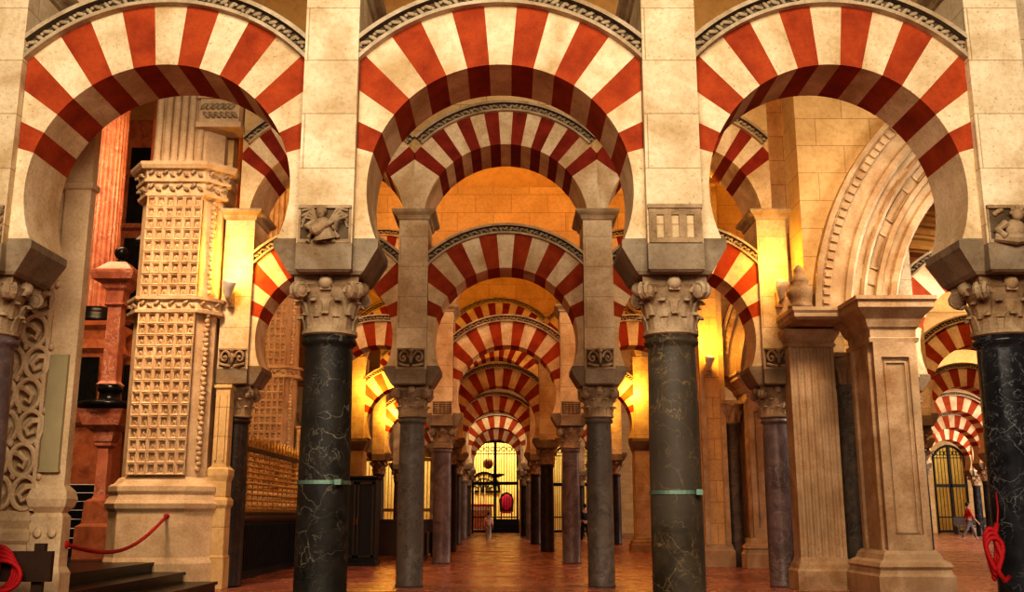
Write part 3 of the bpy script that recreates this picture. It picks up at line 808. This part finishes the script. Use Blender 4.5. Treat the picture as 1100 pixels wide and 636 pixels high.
t = thing('altarpiece', 'red marble altarpiece wall with panels and gilt boss behind the fluted columns', 'altarpiece', (-9.5, 24.6, 0))
bm = B(); box(bm, -3, 2.55, 0, .5, 0, 12); obj('backing', bm, 'm_redbrown', t)
bm = B()
for x in (-2.2,-1.1,.2,1.5):
    for z in (.8,3.4,6.0,8.4): box(bm, x-.4, x+.4, -.06, .02, z, z+2.0)
obj('panels', bm, 'black', t)
bm = B()
for z in (3.0,5.7,8.2,9.6): rect_loft(bm, -3, 2.4, 0, .4, [(z,.0),(z+.05,.15),(z+.15,.2),(z+.2,.0)])
obj('cornices', bm, 'm_red', t)
bm = B(); lathe(bm, [(.02,0),(.22,.03),(.3,.08),(.28,.12),(.1,.16)], 20); 
o = obj('gilt_boss', bm, 'gilt', t, True); o.location = (1.55,-.02,8.9); o.rotation_euler = (pi/2,0,0)

# pulpit like red marble stand
t = thing('marble_stand', 'red marble newel stand with moulded cap, ball finial and black bowl ledge', 'stand', (-7.22, 18.2, .45))
def RL(*pr): 
    b = B(); rect_loft(b, -.14, .14, -.14, .14, list(pr)); return b
obj('pedestal', RL((0,.17),(.55,.16),(.6,.09),(.98,.07),(1.03,.0)), 'm_redbrown', t)
obj('stem', RL((1.03,-.02),(1.1,-.04),(1.9,-.05),(1.95,.0),(2.02,.0)), 'm_red', t)
obj('corbel', RL((2.02,.02),(2.2,.06),(2.3,.18),(2.5,.24),(2.58,.28)), 'm_red', t)
bm = B(); lathe(bm, [(.3,2.56),(.52,2.62),(.56,2.68),(.5,2.72),(.2,2.74),(.18,2.9),(.22,2.92),(.22,3.02),(.16,3.05)], 24); obj('bowl_ledge', bm, 'black', t, True)
obj('shaft', RL((3.04,.05),(3.1,.0),(3.2,-.01),(4.45,-.02),(4.5,.04),(4.55,.0),(4.75,.02)), 'm_red', t)
obj('cap', RL((4.74,.0),(4.8,.06),(4.9,.1),(4.94,.22),(5.05,.26),(5.1,.26),(5.14,.18),(5.3,.02),(5.32,-.03)), 'm_red', t)
bm = B(); lathe(bm, [(.05,5.3),(.09,5.34),(.05,5.38)], 12); ball(bm, (0,0,5.5), .13); obj('ball_finial', bm, 'black', t, True)
t = thing('dark_urn', 'dark square urn standing beside the ball finial', 'urn', (-7.0, 19.1, 5.6))
bm = B(); rect_loft(bm, -.16, .16, -.16, .16, [(0,-.02),(.7,.03),(.72,.08),(.8,.08),(.9,.02)]); obj('body', bm, 'black', t)
bm = B(); rect_loft(bm, -.14, .14, -.14, .14, [(-5.15,.06),(-.06,.0),(-.04,.1),(0,.1)]); obj('post', bm, 'm_redbrown', t)

# ------------------------------------------------------------------ gilded choir screen along the left aisle
t = thing('choir_screen', 'gilded openwork screen on a dark slatted base along the left aisle', 'screen', (-5.12, 18.6, 0))
L = 6.5
bm = B(); box(bm, -.06, .06, 0, L, 0, .14); box(bm, -.03, .03, 0, L, .14, 1.08)
for i in range(44): box(bm, .03, .06, .06+i*.147, .12+i*.147, .16, 1.0)
obj('slatted_base', bm, 'booth', t)
bm = B(); rect_loft(bm, -.06, .06, 0, L, [(1.06,0),(1.1,.04),(1.15,.04),(1.18,0)]); obj('hand_rail', bm, 'wood', t)
bm = B()
for i in range(58):
    y = .06+i*.112
    if i % 4 == 0: box(bm, -.012, .012, y-.012, y+.012, 1.3, 2.44)
    for j in range(10): ball(bm, (.01*((i*3+j)%3-1), y+.03*(j%2), 1.38+.108*j), .034, (.8,1,.9+.3*((i+j)%2)), 1)
box(bm, -.03, .03, 0, L, 1.25, 1.31)
obj('gilt_grille', bm, 'gilt', t)
bm = B(); box(bm, -.03, .03, 0, L, 1.18, 1.25); box(bm, -.05, .05, 0, L, 2.42, 2.5); obj('top_bar', bm, 'wood', t)
bm = B()
for i in range(22):
    y = .15+i*.295
    tube(bm, [(0,y,2.5),(0,y,2.62),(0,y,2.78)], [.03,.045,.005], 6)
    tube(bm, [(0,y-.09,2.5),(0,y-.06,2.6),(0,y,2.6),(0,y+.06,2.6),(0,y+.09,2.5)], .014, 5)
obj('finials', bm, 'gilt', t)
for x, y, z, w in ((-5.9,21.4,3.35,'right'), (-6.0,19.6,3.3,'left')):
    tt = thing('tall_candle', 'tall white processional candle behind the gilded screen, %s of the two' % w, 'candle', (x,y,0), 0, 'tall candles behind the gilded screen')
    bm = B(); lathe(bm, [(.16,0),(.18,.05),(.08,.12),(.05,.3),(.05,1.9),(.1,1.95),(.06,2.0)], 12); obj('stand', bm, 'gilt', tt, True)
    bm = B(); lathe(bm, [(.045,2.0),(.045,z)], 12); obj('candle', bm, 'white', tt, True)

# black booth
t = thing('black_booth', 'tall black wooden booth standing behind the front left column', 'booth', (-3.72, 25.0, 0))
bm = B(); box(bm, -.46, .46, 0, .8, .1, 2.05); obj('body', bm, 'booth', t)
bm = B(); rect_loft(bm, -.46, .46, 0, .8, [(0,.04),(.1,.04),(.12,.0)]); obj('plinth', bm, 'booth', t)
bm = B(); rect_loft(bm, -.46, .46, 0, .8, [(2.03,0),(2.07,.05),(2.12,.06),(2.13,0)]); obj('cornice', bm, 'booth', t)
for s in (-1,1):
    bm = B(); x = .22*s
    box(bm, x-.2, x+.2, -.03, .01, .2, .25); box(bm, x-.2, x+.2, -.03, .01, 1.92, 1.98); box(bm, x-.2, x-.15, -.03, .01, .2, 1.98); box(bm, x+.15, x+.2, -.03, .01, .2, 1.98)
    dr = obj('door', bm, 'wood', t)
    bm = B(); tube(bm, [(.03*s,-.03,.95),(.03*s,-.08,.97),(.03*s,-.08,1.1),(.03*s,-.03,1.12)], .012, 6); obj('handle', bm, 'gilt', dr)
# pews
for i, (y, w) in enumerate(((28.6,'nearest'), (30.6,'middle'), (32.4,'farthest'))):
    t = thing('wooden_pew', 'long dark wooden pew beside the third row left column, %s of three' % w, 'pew', (-3.4, y, 0), 0, 'dark pews in the left aisle')
    bm = B(); box(bm, -1.1, 1.1, -.05, .4, .42, .47); obj('seat', bm, 'wood', t)
    bm = B(); box(bm, -1.1, 1.1, -.1, -.05, .1, 1.0); box(bm, -1.12, 1.12, -.13, -.02, 1.0, 1.06); obj('backrest', bm, 'wood', t)
    for s in (-1,1):
        bm = B(); box(bm, s*1.1-.03, s*1.1+.03, -.1, .42, 0, .7); box(bm, s*1.1-.04, s*1.1+.04, -.12, .44, .68, .73); obj('end_panel', bm, 'wood', t)

# ------------------------------------------------------------------ wall lamps
def sconce(x, y, z, label, s=1):
    t = thing('wall_lamp', label, 'lamp', (x, y, z), 0, 'horn shaped wall lamps')
    bm = B(); box(bm, -.06, .06, .02, .1, -.2, .06); tube(bm, [(0,.04,-.12),(0,-.08,-.1),(0,-.12,0)], .025, 8); obj('bracket', bm, 'pilaster', t)
    bm = B()
    tube(bm, [(0,-.12,-.12),(0,-.13,-.02),(.0,-.15,.1),(.02,-.18,.2),(.03,-.19,.24)], [.03,.065,.10,.125,.10], 14)
    obj('horn_shade', bm, 'sconce', t, True)
    return t
sconce(-4.9, ROWY[2]-PD-.1, 4.95, 'pale horn shaped wall lamp on the amber lit pier, left aisle')
sconce(4.72, ROWY[2]-PD-.1, 4.95, 'pale horn shaped wall lamp left of the stone vase, right aisle')
sconce(4.85, 24.55, 4.75, 'pale horn shaped wall lamp low on the flat pilaster, right aisle')

# ------------------------------------------------------------------ ropes
bm = B()
pts = []
for i in range(21):
    u = i/20; pts.append((-4.60-1.0*u, 10.76+6.11*u, .90+.28*u-.28*sin(pi*u)))
tube(bm, pts, .024, 8)
ball(bm, pts[0], .045); ball(bm, pts[-1], .045)
tag(obj('barrier_rope', bm, 'rope', None, True), 'red barrier rope sagging across the black steps', 'rope')
t = thing('rope_stand', 'dark wooden barrier board on posts beside the leftmost column', 'barrier', (-4.66, 9.95, 0))
bm = B(); box(bm, -.62, .3, -.03, .03, .58, .86); obj('board', bm, 'wood', t)
for x in (-.5,.15):
    bm = B(); box(bm, x-.05, x+.05, .03, .09, 0, .93); obj('post', bm, 'wood', t)
bm = B()
for j in range(4):
    ang = [2*pi*i/20 for i in range(20)]
    tube(bm, [(-4.84+.02*j+(.15+.012*j)*cos(a), 9.885-.02*j, .70-.02*j+(.2-.02*j)*sin(a)) for a in ang], .024, 6, closed=True)
tube(bm, [(-4.84,9.86,.88),(-4.82,9.84,.7),(-4.86,9.82,.52),(-4.78,9.83,.46)], .024, 6)
tag(obj('coiled_rope', bm, 'rope', None, True), 'coil of bright red rope hung on the dark barrier board, left corner', 'rope')
bm = B()
for j in range(3):
    ang = [2*pi*i/24 for i in range(24)]
    tube(bm, [(4.29+(.04+.012*j)*cos(a)+.02*sin(2*a), 9.28-.03*j, .86+(.22-.04*j)*sin(a)) for a in ang], .022, 6, closed=True)
tube(bm, [(4.36,9.28,1.12),(4.31,9.25,1.0),(4.35,9.22,.84),(4.30,9.22,.72),(4.36,9.24,.63),(4.42,9.28,.66)], .024, 6)
tube(bm, [(4.46,9.45,1.40),(4.42,9.36,1.25),(4.36,9.28,1.1)], .008, 6)
tag(obj('looped_rope', bm, 'rope', None, True), 'bright red rope looped against the black column at the right edge', 'rope')
bm = B(); box(bm, 4.0, 5.6, 8.9, 10.2, .001, .02)
o = struct('trim_3', bm, 'white')

# ------------------------------------------------------------------ far end wall with gates and lit chapels
EY = 68.5
def hole_wall(holes, x0, x1, top, y0, y1):
    bm = B(); xs = x0
    for a, b, h, rise in holes:
        if a > xs: box(bm, xs, a, y0, y1, 0, top)
        if rise:
            n = 16; pts = [(a+(b-a)*i/n, h - rise + rise*sqrt(max(0, 1-(2*i/n-1)**2))) for i in range(n+1)]
            prism_xz(bm, pts + [(b,top),(a,top)], y0, y1)
        else: box(bm, a, b, y0, y1, h, top)
        xs = b
    box(bm, xs, x1, y0, y1, 0, top)
    return bm
holes = [(-10.8,-5.2,5.0,0),(-2.6,.6,6.1,.5),(2.7,5.8,6.0,1.5),(28.2,30.5,5.8,1.15)]
struct('wall_back', hole_wall(holes, -20, 42, 12, EY, EY+.6), 'wall')
bm = B(); box(bm, -20, 42, EY+6.5, EY+6.9, 0, 12); struct('wall_chapel', bm, 'chapel')
for i, x in enumerate((-13,-4,1.6,8,24,34)):
    bm = B(); box(bm, x-.15, x+.15, EY+.6, EY+6.5, 0, 12); struct('wall_partition' + ('.%03d' % i if i else ''), bm, 'chapel')
for i in range(3):
    bm = B(); x = (-3.2, 1.1, -5.0)[i]
    rect_loft(bm, x-.28, x+.28, EY-.12, EY, [(0,.1),(.8,.08),(.9,.02),(5.2,0),(5.3,.1),(5.6,.14),(5.62,0)])
    for q in range(6): ball(bm, (x, EY-.13, 1.3+.65*q), .14, (1,.4,1.4), 1)
    struct('trim_%d' % (4+i), bm, 'pilaster')
bm = B(); box(bm, -20, 42, EY+.6, EY+6.5, 9, 9.2); struct('ceiling.007', bm, 'chapel')
def gate(x0, x1, h, rise, label, bars):
    t = thing('iron_gate', label, 'gate', ((x0+x1)/2, EY-.05, 0), 0, 'black iron gates of the chapels')
    w = (x1-x0)/2; n = 24
    top = lambda x: h - rise + rise*sqrt(max(0, 1-(x/w)**2)) if rise else h
    bm = B()
    tube(bm, [(-w+.06,0,0),(-w+.06,0,top(-w+.06))] + [(-w+2*w*i/n,0,top(-w+2*w*i/n)-.05) for i in range(1,n)] + [(w-.06,0,top(w-.06)),(w-.06,0,0)], .07, 6)
    box(bm, -w, w, -.06, .06, h*.52, h*.52+.2); box(bm, -w, w, -.04, .04, .05, .2); box(bm, -w, w, -.04, .04, 1.0, 1.08)
    box(bm, -.06, .06, -.06, .06, 0, h-.1)
    obj('frame', bm, 'iron', t)
    bm = B()
    for i in range(bars):
        x = -w + 2*w*(i+.5)/bars
        tube(bm, [(x,0,.1),(x,0,top(x)-.05)], .02, 5)
    obj('bars', bm, 'iron', t)
    bm = B()
    box(bm, -w, w, -.04, .04, h*.86-.05, h*.86); 
    for i in range(8):
        x = -w*.85 + 1.7*w*i/7
        tube(bm, [(x+.16*cos(2*pi*j/14),0,h*.91+.13*sin(2*pi*j/14)) for j in range(14)], .025, 5, closed=True)
    obj('ring_band', bm, 'iron', t)
    return t
gate(-2.55, .55, 6.05, .45, 'black iron gate with ring band closing the end of the central aisle', 18)
gate(2.75, 5.75, 5.9, 1.4, 'black iron gate right of the central one, half hidden by columns', 20)
gate(28.25, 30.45, 5.75, 1.1, 'arched black iron gate at the end of the outer right aisle', 10)
t = thing('gilt_grille', 'golden barred grille in the far left of the end wall', 'grille', (-8.0, EY, 0))
bm = B()
for i in range(26): tube(bm, [(-2.7+i*.216,0,0),(-2.7+i*.216,0,4.9)], .035, 5)
obj('bars', bm, 'gilt', t)
bm = B(); box(bm, -2.8, 2.8, -.05, .05, 1.4, 1.6); box(bm, -2.8, 2.8, -.05, .05, 4.7, 4.95); box(bm, -2.8, 2.8, -.05, .05, 0, .3); obj('rails', bm, 'gilt', t)
# things inside the chapel
t = thing('magenta_armchair', 'armchair with magenta back on a black plinth behind the central gate', 'armchair', (-.25, EY+2.6, .9))
bm = B(); box(bm, -.4, .4, -.3, .4, .4, .55); obj('seat', bm, 'magenta', t)
bm = B(); 
prism_xz(bm, [(-.45,.5),(.45,.5),(.5,1.3),(.35,1.7),(0,1.85),(-.35,1.7),(-.5,1.3)], .35, .45); obj('back_frame', bm, 'wood', t)
bm = B(); ball(bm, (0,.34,1.15), .5, (.8,.12,1.1)); obj('back_cushion', bm, 'magenta', t)
for sx_ in (-1,1):
    for sy_ in (-.25,.35):
        bm = B(); tube(bm, [(sx_*.36,sy_,0),(sx_*.36,sy_,.42)], .045, 6); obj('leg', bm, 'wood', t)
    bm = B(); box(bm, sx_*.42-.05, sx_*.42+.05, -.3, .4, .75, .82); box(bm, sx_*.42-.04, sx_*.42+.04, -.28, -.2, .5, .76); obj('armrest', bm, 'wood', t)
bm = B()
for i in range(3): box(bm, -1.5+.0*i, .75, EY+1.6+.35*i, EY+4, .3*i, .3*i+.3)
tag(obj('black_plinth', bm, 'black'), 'low stepped black plinth under the magenta armchair', 'plinth')
t = thing('altar_table', 'cream altar table with red top behind the left leaf of the gate', 'table', (-2.0, EY+2.2, 0))
bm = B(); box(bm, -.9, .75, 0, .8, 0, 1.75); obj('body', bm, 'white', t)
bm = B(); box(bm, -.98, .85, -.06, .86, 1.75, 1.9); obj('top', bm, 'cl_red', t)
bm = B(); box(bm, -.75, .6, -.03, .01, .25, 1.5); obj('front_panel', bm, 'm_red', t)
for i, x in enumerate((-2.5,-2.1,-1.75)):
    bm = B(); lathe(bm, [(.08,1.9),(.05,1.95),(.035,2.1),(.035,3.0),(.0,3.05)], 10, (x,EY+2.6,0)); tag(obj('white_candle', bm, 'white', None, True), 'thin white candle on the red topped altar table', 'candle', 'candles on the far altar table')
def lamp_thing(name, label, x, y, z, build, mat):
    t = thing(name, label, 'lamp', (x,y,z)); bm = B(); build(bm); obj('body', bm, mat, t, True)
    bm = B(); tube(bm, [(0,0,.2),(0,0,8.998-z)], .015, 5); obj('chain', bm, 'iron', t)
lamp_thing('globe_lamp', 'brown metal globe lamp hanging behind the central gate', -1.5, EY+1.2, 4.6, lambda b: ball(b, (0,0,0), .36, (1,1,1), 3), 'm_redbrown')
lamp_thing('dish_lamp', 'two tiered dark dish lamp hanging behind the central gate', -.95, EY+1.2, 3.1, lambda b: lathe(b, [(.02,0),(.3,.05),(.45,.14),(.08,.2),(.06,.55),(.3,.62),(.58,.75),(.6,.8),(.05,.82)], 20), 'iron')
bm = B()
cx, cz = -1.9, 2.9
tube(bm, [(cx+1.1*cos(pi*i/16), EY+6.4, cz+1.3*sin(pi*i/16)) for i in range(17)], .09, 6)
for i in range(9): tube(bm, [(cx, EY+6.42, cz), (cx+1.1*cos(pi*i/8), EY+6.42, cz+1.3*sin(pi*i/8))], .035, 5)
for q in (.4,.7): tube(bm, [(cx+1.1*q*cos(pi*i/16), EY+6.42, cz+1.3*q*sin(pi*i/16)) for i in range(17)], .03, 5)
box(bm, cx-1.2, cx+1.2, EY+6.3, EY+6.5, cz-.12, cz)
tag(obj('lunette_window', bm, 'iron'), 'dark half round lattice window in the chapel wall', 'window')

# bench in front of the far right gate
t = thing('dark_bench', 'dark bench in front of the arched gate at far right', 'bench', (30.0, 64.5, 0))
bm = B(); box(bm, -2.2, 2.2, 0, .5, .42, .5); obj('seat', bm, 'wood', t)
bm = B(); box(bm, -2.2, 2.2, .45, .52, .55, 1.05); obj('backrest', bm, 'wood', t)
for x in (-2.1,0,2.1):
    bm = B(); box(bm, x-.05, x+.05, 0, .5, 0, .42); box(bm, x-.04, x+.04, .44, .52, .42, 1.0); obj('leg', bm, 'wood', t)

# outer side walls
bm = B(); box(bm, -20.3, -20, -6, 90, 0, 12); struct('wall_left', bm, 'wall')
bm = B(); box(bm, 45, 45.3, -6, 90, 0, 12); struct('wall_right', bm, 'wall')

# ------------------------------------------------------------------ people
def skin_mesh(V, E, mat, levels=2):
    me = bpy.data.meshes.new('skin'); me.from_pydata([v[0] for v in V], E, [])
    o = bpy.data.objects.new('skin', me); col.objects.link(o)
    sm = o.modifiers.new('s', 'SKIN'); sm.use_smooth_shade = True
    for i, v in enumerate(V):
        d = me.skin_vertices[0].data[i]; r = v[1]
        d.radius = r if isinstance(r, tuple) else (r, r); d.use_root = (i == 0)
    ss = o.modifiers.new('u', 'SUBSURF'); ss.levels = levels; ss.render_levels = levels
    dg = bpy.context.evaluated_depsgraph_get()
    m2 = bpy.data.meshes.new_from_object(o.evaluated_get(dg))
    bpy.data.objects.remove(o); m2.materials.clear(); m2.materials.append(M[mat])
    for p in m2.polygons: p.use_smooth = True
    return m2
def person(loc, rotz, h, label, top, legs, stride=.18):
    t = thing('person', label, 'person', loc, rotz); s = h/1.75
    P = lambda x, y, z: (x*s, y*s, z*s)
    st = stride
    hips = P(0,0,.95)
    V = [(hips,.13*s),(P(0,0,1.12),(.14*s,.1*s)),(P(0,-.01,1.32),(.17*s,.11*s)),(P(0,0,1.47),.07*s),(P(0,-.01,1.54),.055*s),(P(0,-.02,1.62),(.075*s,.095*s)),(P(0,-.01,1.70),(.07*s,.085*s))]
    E_ = [(0,1),(1,2),(2,3),(3,4),(4,5),(5,6)]
    for sd in (-1,1):
        d = sd*st; n = len(V)
        V += [(P(sd*.09,0,.88),.095*s),(P(sd*.1,-d*.6,.5),.065*s),(P(sd*.1,-d+(.12 if d < 0 else 0),.09),.042*s),(P(sd*.11,-d-.14+(.12 if d < 0 else 0),.035),.035*s)]
        E_ += [(0,n),(n,n+1),(n+1,n+2),(n+2,n+3)]
        n = len(V)
        V += [(P(sd*.19,0,1.41),.06*s),(P(sd*.25,d*.3,1.13),.043*s),(P(sd*.25,d*.8-.05,.89),.033*s),(P(sd*.25,d*.95-.08,.80),(.028*s,.04*s))]
        E_ += [(2,n),(n,n+1),(n+1,n+2),(n+2,n+3)]
        m = n+3
        for q in range(4):
            n2 = len(V); V += [(P(sd*.25,d-.1+.018*(q-1.5),.73+.004*q),.009*s),(P(sd*.245,d-.105+.018*(q-1.5),.69+.006*abs(q-1)),.008*s)]; E_ += [(m,n2),(n2,n2+1)]
        n2 = len(V); V += [(P(sd*.23,d-.14,.77),.01*s),(P(sd*.225,d-.155,.74),.009*s)]; E_ += [(m,n2),(n2,n2+1)]
    put('body', skin_mesh(V, E_, 'skin'), t)
    g = .022*s
    TV = [(P(0,0,.93),(.16*s,.13*s))] + [(V[i][0], tuple(x+g for x in (V[i][1] if isinstance(V[i][1], tuple) else (V[i][1],)*2))) for i in (1,2)]
    TE = [(0,1),(1,2)]
    for sd in (-1,1):
        n = len(TV); d = sd*st
        TV += [(P(sd*.19,0,1.41),.075*s),(P(sd*.25,d*.3,1.13),.06*s),(P(sd*.25,d*.6-.03,.99),.05*s)]; TE += [(2,n),(n,n+1),(n+1,n+2)]
    put('shirt', skin_mesh(TV, TE, top), t)
    LV = [(P(0,0,.95),(.15*s,.13*s))]; LE = []
    for sd in (-1,1):
        d = sd*st; n = len(LV)
        LV += [(P(sd*.09,0,.86),.11*s),(P(sd*.1,-d*.6,.5),.085*s),(P(sd*.1,-d+(.12 if d < 0 else 0),.1),.065*s)]; LE += [(0,n),(n,n+1),(n+1,n+2)]
    put('trousers', skin_mesh(LV, LE, legs), t)
    bm = B(); ball(bm, P(0,.025,1.68), .105*s, (.85,.95,1.0), 2); obj('hair', bm, 'hair', t, True)
    bm = B(); ball(bm, P(0,-.115,1.61), .018*s, (.8,1,1.4), 1)
    for sd in (-1,1): ball(bm, P(sd*.033,-.10,1.64), .012*s, (1,.6,1), 1)
    obj('face', bm, 'skin', t, True)
    return t
person((22.6, 51.0, 0), R(80), 1.78, 'person in a red top walking past the bench, far right', 'cl_red', 'cl_grey', .28)
person((-.98, 47.0, 0), R(170), 1.30, 'small person in pale pink walking towards the central gate', 'cl_pink', 'cl_pale', .1)
person((3.35, 46.5, 0), R(200), 1.66, 'person in dark clothes behind the right third row column', 'cl_navy', 'cl_navy', .15)

# ------------------------------------------------------------------ light
def light(kind, loc, energy, color, size=1, rot=None, target=None, sy=None, spot=None, spread=None):
    l = bpy.data.lights.new(kind.lower(), kind); l.energy = energy; l.color = color
    o = bpy.data.objects.new('light', l); col.objects.link(o); o.location = loc
    if kind == 'AREA':
        l.size = size
        if sy: l.shape = 'RECTANGLE'; l.size_y = sy
    elif kind in ('POINT','SPOT'): l.shadow_soft_size = size
    if spread: l.spread = R(spread)
    if spot: l.spot_size = R(spot); l.spot_blend = .6
    if target: o.rotation_euler = (Vector(target)-Vector(loc)).to_track_quat('-Z','Y').to_euler()
    return o
WARM = (1,.53,.08); NEUT = (1,.88,.70)
# daylight from the nave behind the camera
light('AREA', (0,-1.5,7.2), 1400, NEUT, 12, target=(0,9.5,4.2), sy=4)
# unseen lights added above the frame to brighten the lattice pier and pilasters
light('AREA', (-5.6,12.2,8.9), 105, (1,.72,.48), 1.5, target=(-6.3,17.5,3.4), spread=70)
light('AREA', (5.6,11.8,8.9), 60, (1,.72,.48), 1.5, target=(6.3,17,3), spread=70)
# sconces and lamps washing the piers, plus unseen spots added in the naves
for x, y, z, e in ((-4.72,17.05,5.5,42),(4.52,16.98,5.5,26),(4.85,24.2,5.3,60),(-4.5,33.9,5.4,110),(4.1,33.9,5.3,90),(3.6,42.0,5.4,80),(-4.9,42.2,5.3,90),
                   (-4.4,30.5,6.2,190),(4.0,30.5,6.2,130),(-4.6,39,6.2,230),(3.9,39,6.2,200),(-4.6,47.5,6,220),(3.6,47.5,6,200),(-1.72,18.9,7.6,85),(1.56,18.9,7.6,85),(-4.3,19.2,7.0,300),(4.1,19.2,7.0,330),(-1.73,27.3,7.6,75),(1.55,27.3,7.6,75),(-1.9,35.8,7.6,80),(1.2,35.8,7.6,80)):
    if z < 6: light('POINT', (x,y,z), e, WARM, .08)
    else: light('SPOT', (x,y,z), e*1.3, WARM, .1, target=(x,y+.8,z+3), spot=165)      # unseen upward spots added to gild the upper walls and vaults
light('SPOT', (1.75,10.5,7.6), 420, (1,.54,.12), .15, target=(5.4,16.9,7.2), spot=50)  # hidden spot added behind a front pier to gild the right spandrel
light('POINT', (-6.4,21.5,4.5), 70, (1,.72,.40), .3)  # added warm light to lift the choir screen and farther lattice pier
light('SPOT', (9.5,21.0,8.8), 500, (1,.62,.25), .2, target=(12.1,26.0,5.2), spot=70)  # added spot warming the outer aisle arch of the third row
light('SPOT', (12.1,27.6,8.8), 500, (1,.62,.25), .2, target=(15.5,34.6,5.2), spot=70)  # added spot warming the outer aisle arch of the fourth row
# unseen warm fill lights added high in each nave
for y, e in ((22.1,40),(30.5,25),(39,25),(47.4,50),(56,30),(64.5,25)):
    light('AREA', (-.2,y,9.5), e, (1,.55,.20), 5, target=(-.2,y,0), sy=2)
light('AREA', (0,21.5,8.9), 45, (1,.70,.50), 6, target=(0,26.2,3.5), sy=1)  # unseen fill added towards the third row
light('AREA', (-.8,47.5,8.5), 160, (1,.85,.6), 3, target=(-.7,51.6,5), sy=1)
# daylight coming from the right
light('AREA', (12.5,18.3,6.0), 150, (1,.93,.85), 1.5, target=(7.3,19.0,5.0), spread=60)
light('AREA', (12,12,7.5), 90, (1,.86,.70), 3, target=(7,16.5,5), spread=80)
light('AREA', (28,36,7.5), 1800, (1,.92,.84), 6, target=(16,45,3))
light('AREA', (34,50,7.5), 1800, (1,.92,.84), 5, target=(24,60,3))
# chapels
for x, e in ((-8,450),(-1,650),(4,300),(29.5,230)):
    light('AREA', (x,EY+2.6,8.6), e, (1,.80,.42), 3, target=(x,EY+6,2))
light('AREA', (-8.5,18.8,9), 250, (1,.66,.38), 3, target=(-9,23,4))

w = bpy.data.worlds.new('world'); sc.world = w; w.use_nodes = True
w.node_tree.nodes['Background'].inputs[0].default_value = (1,.80,.62,1)
w.node_tree.nodes['Background'].inputs[1].default_value = .10
sc.view_settings.view_transform = 'Standard'
sc.view_settings.look = 'High Contrast'
sc.view_settings.exposure = 0.06
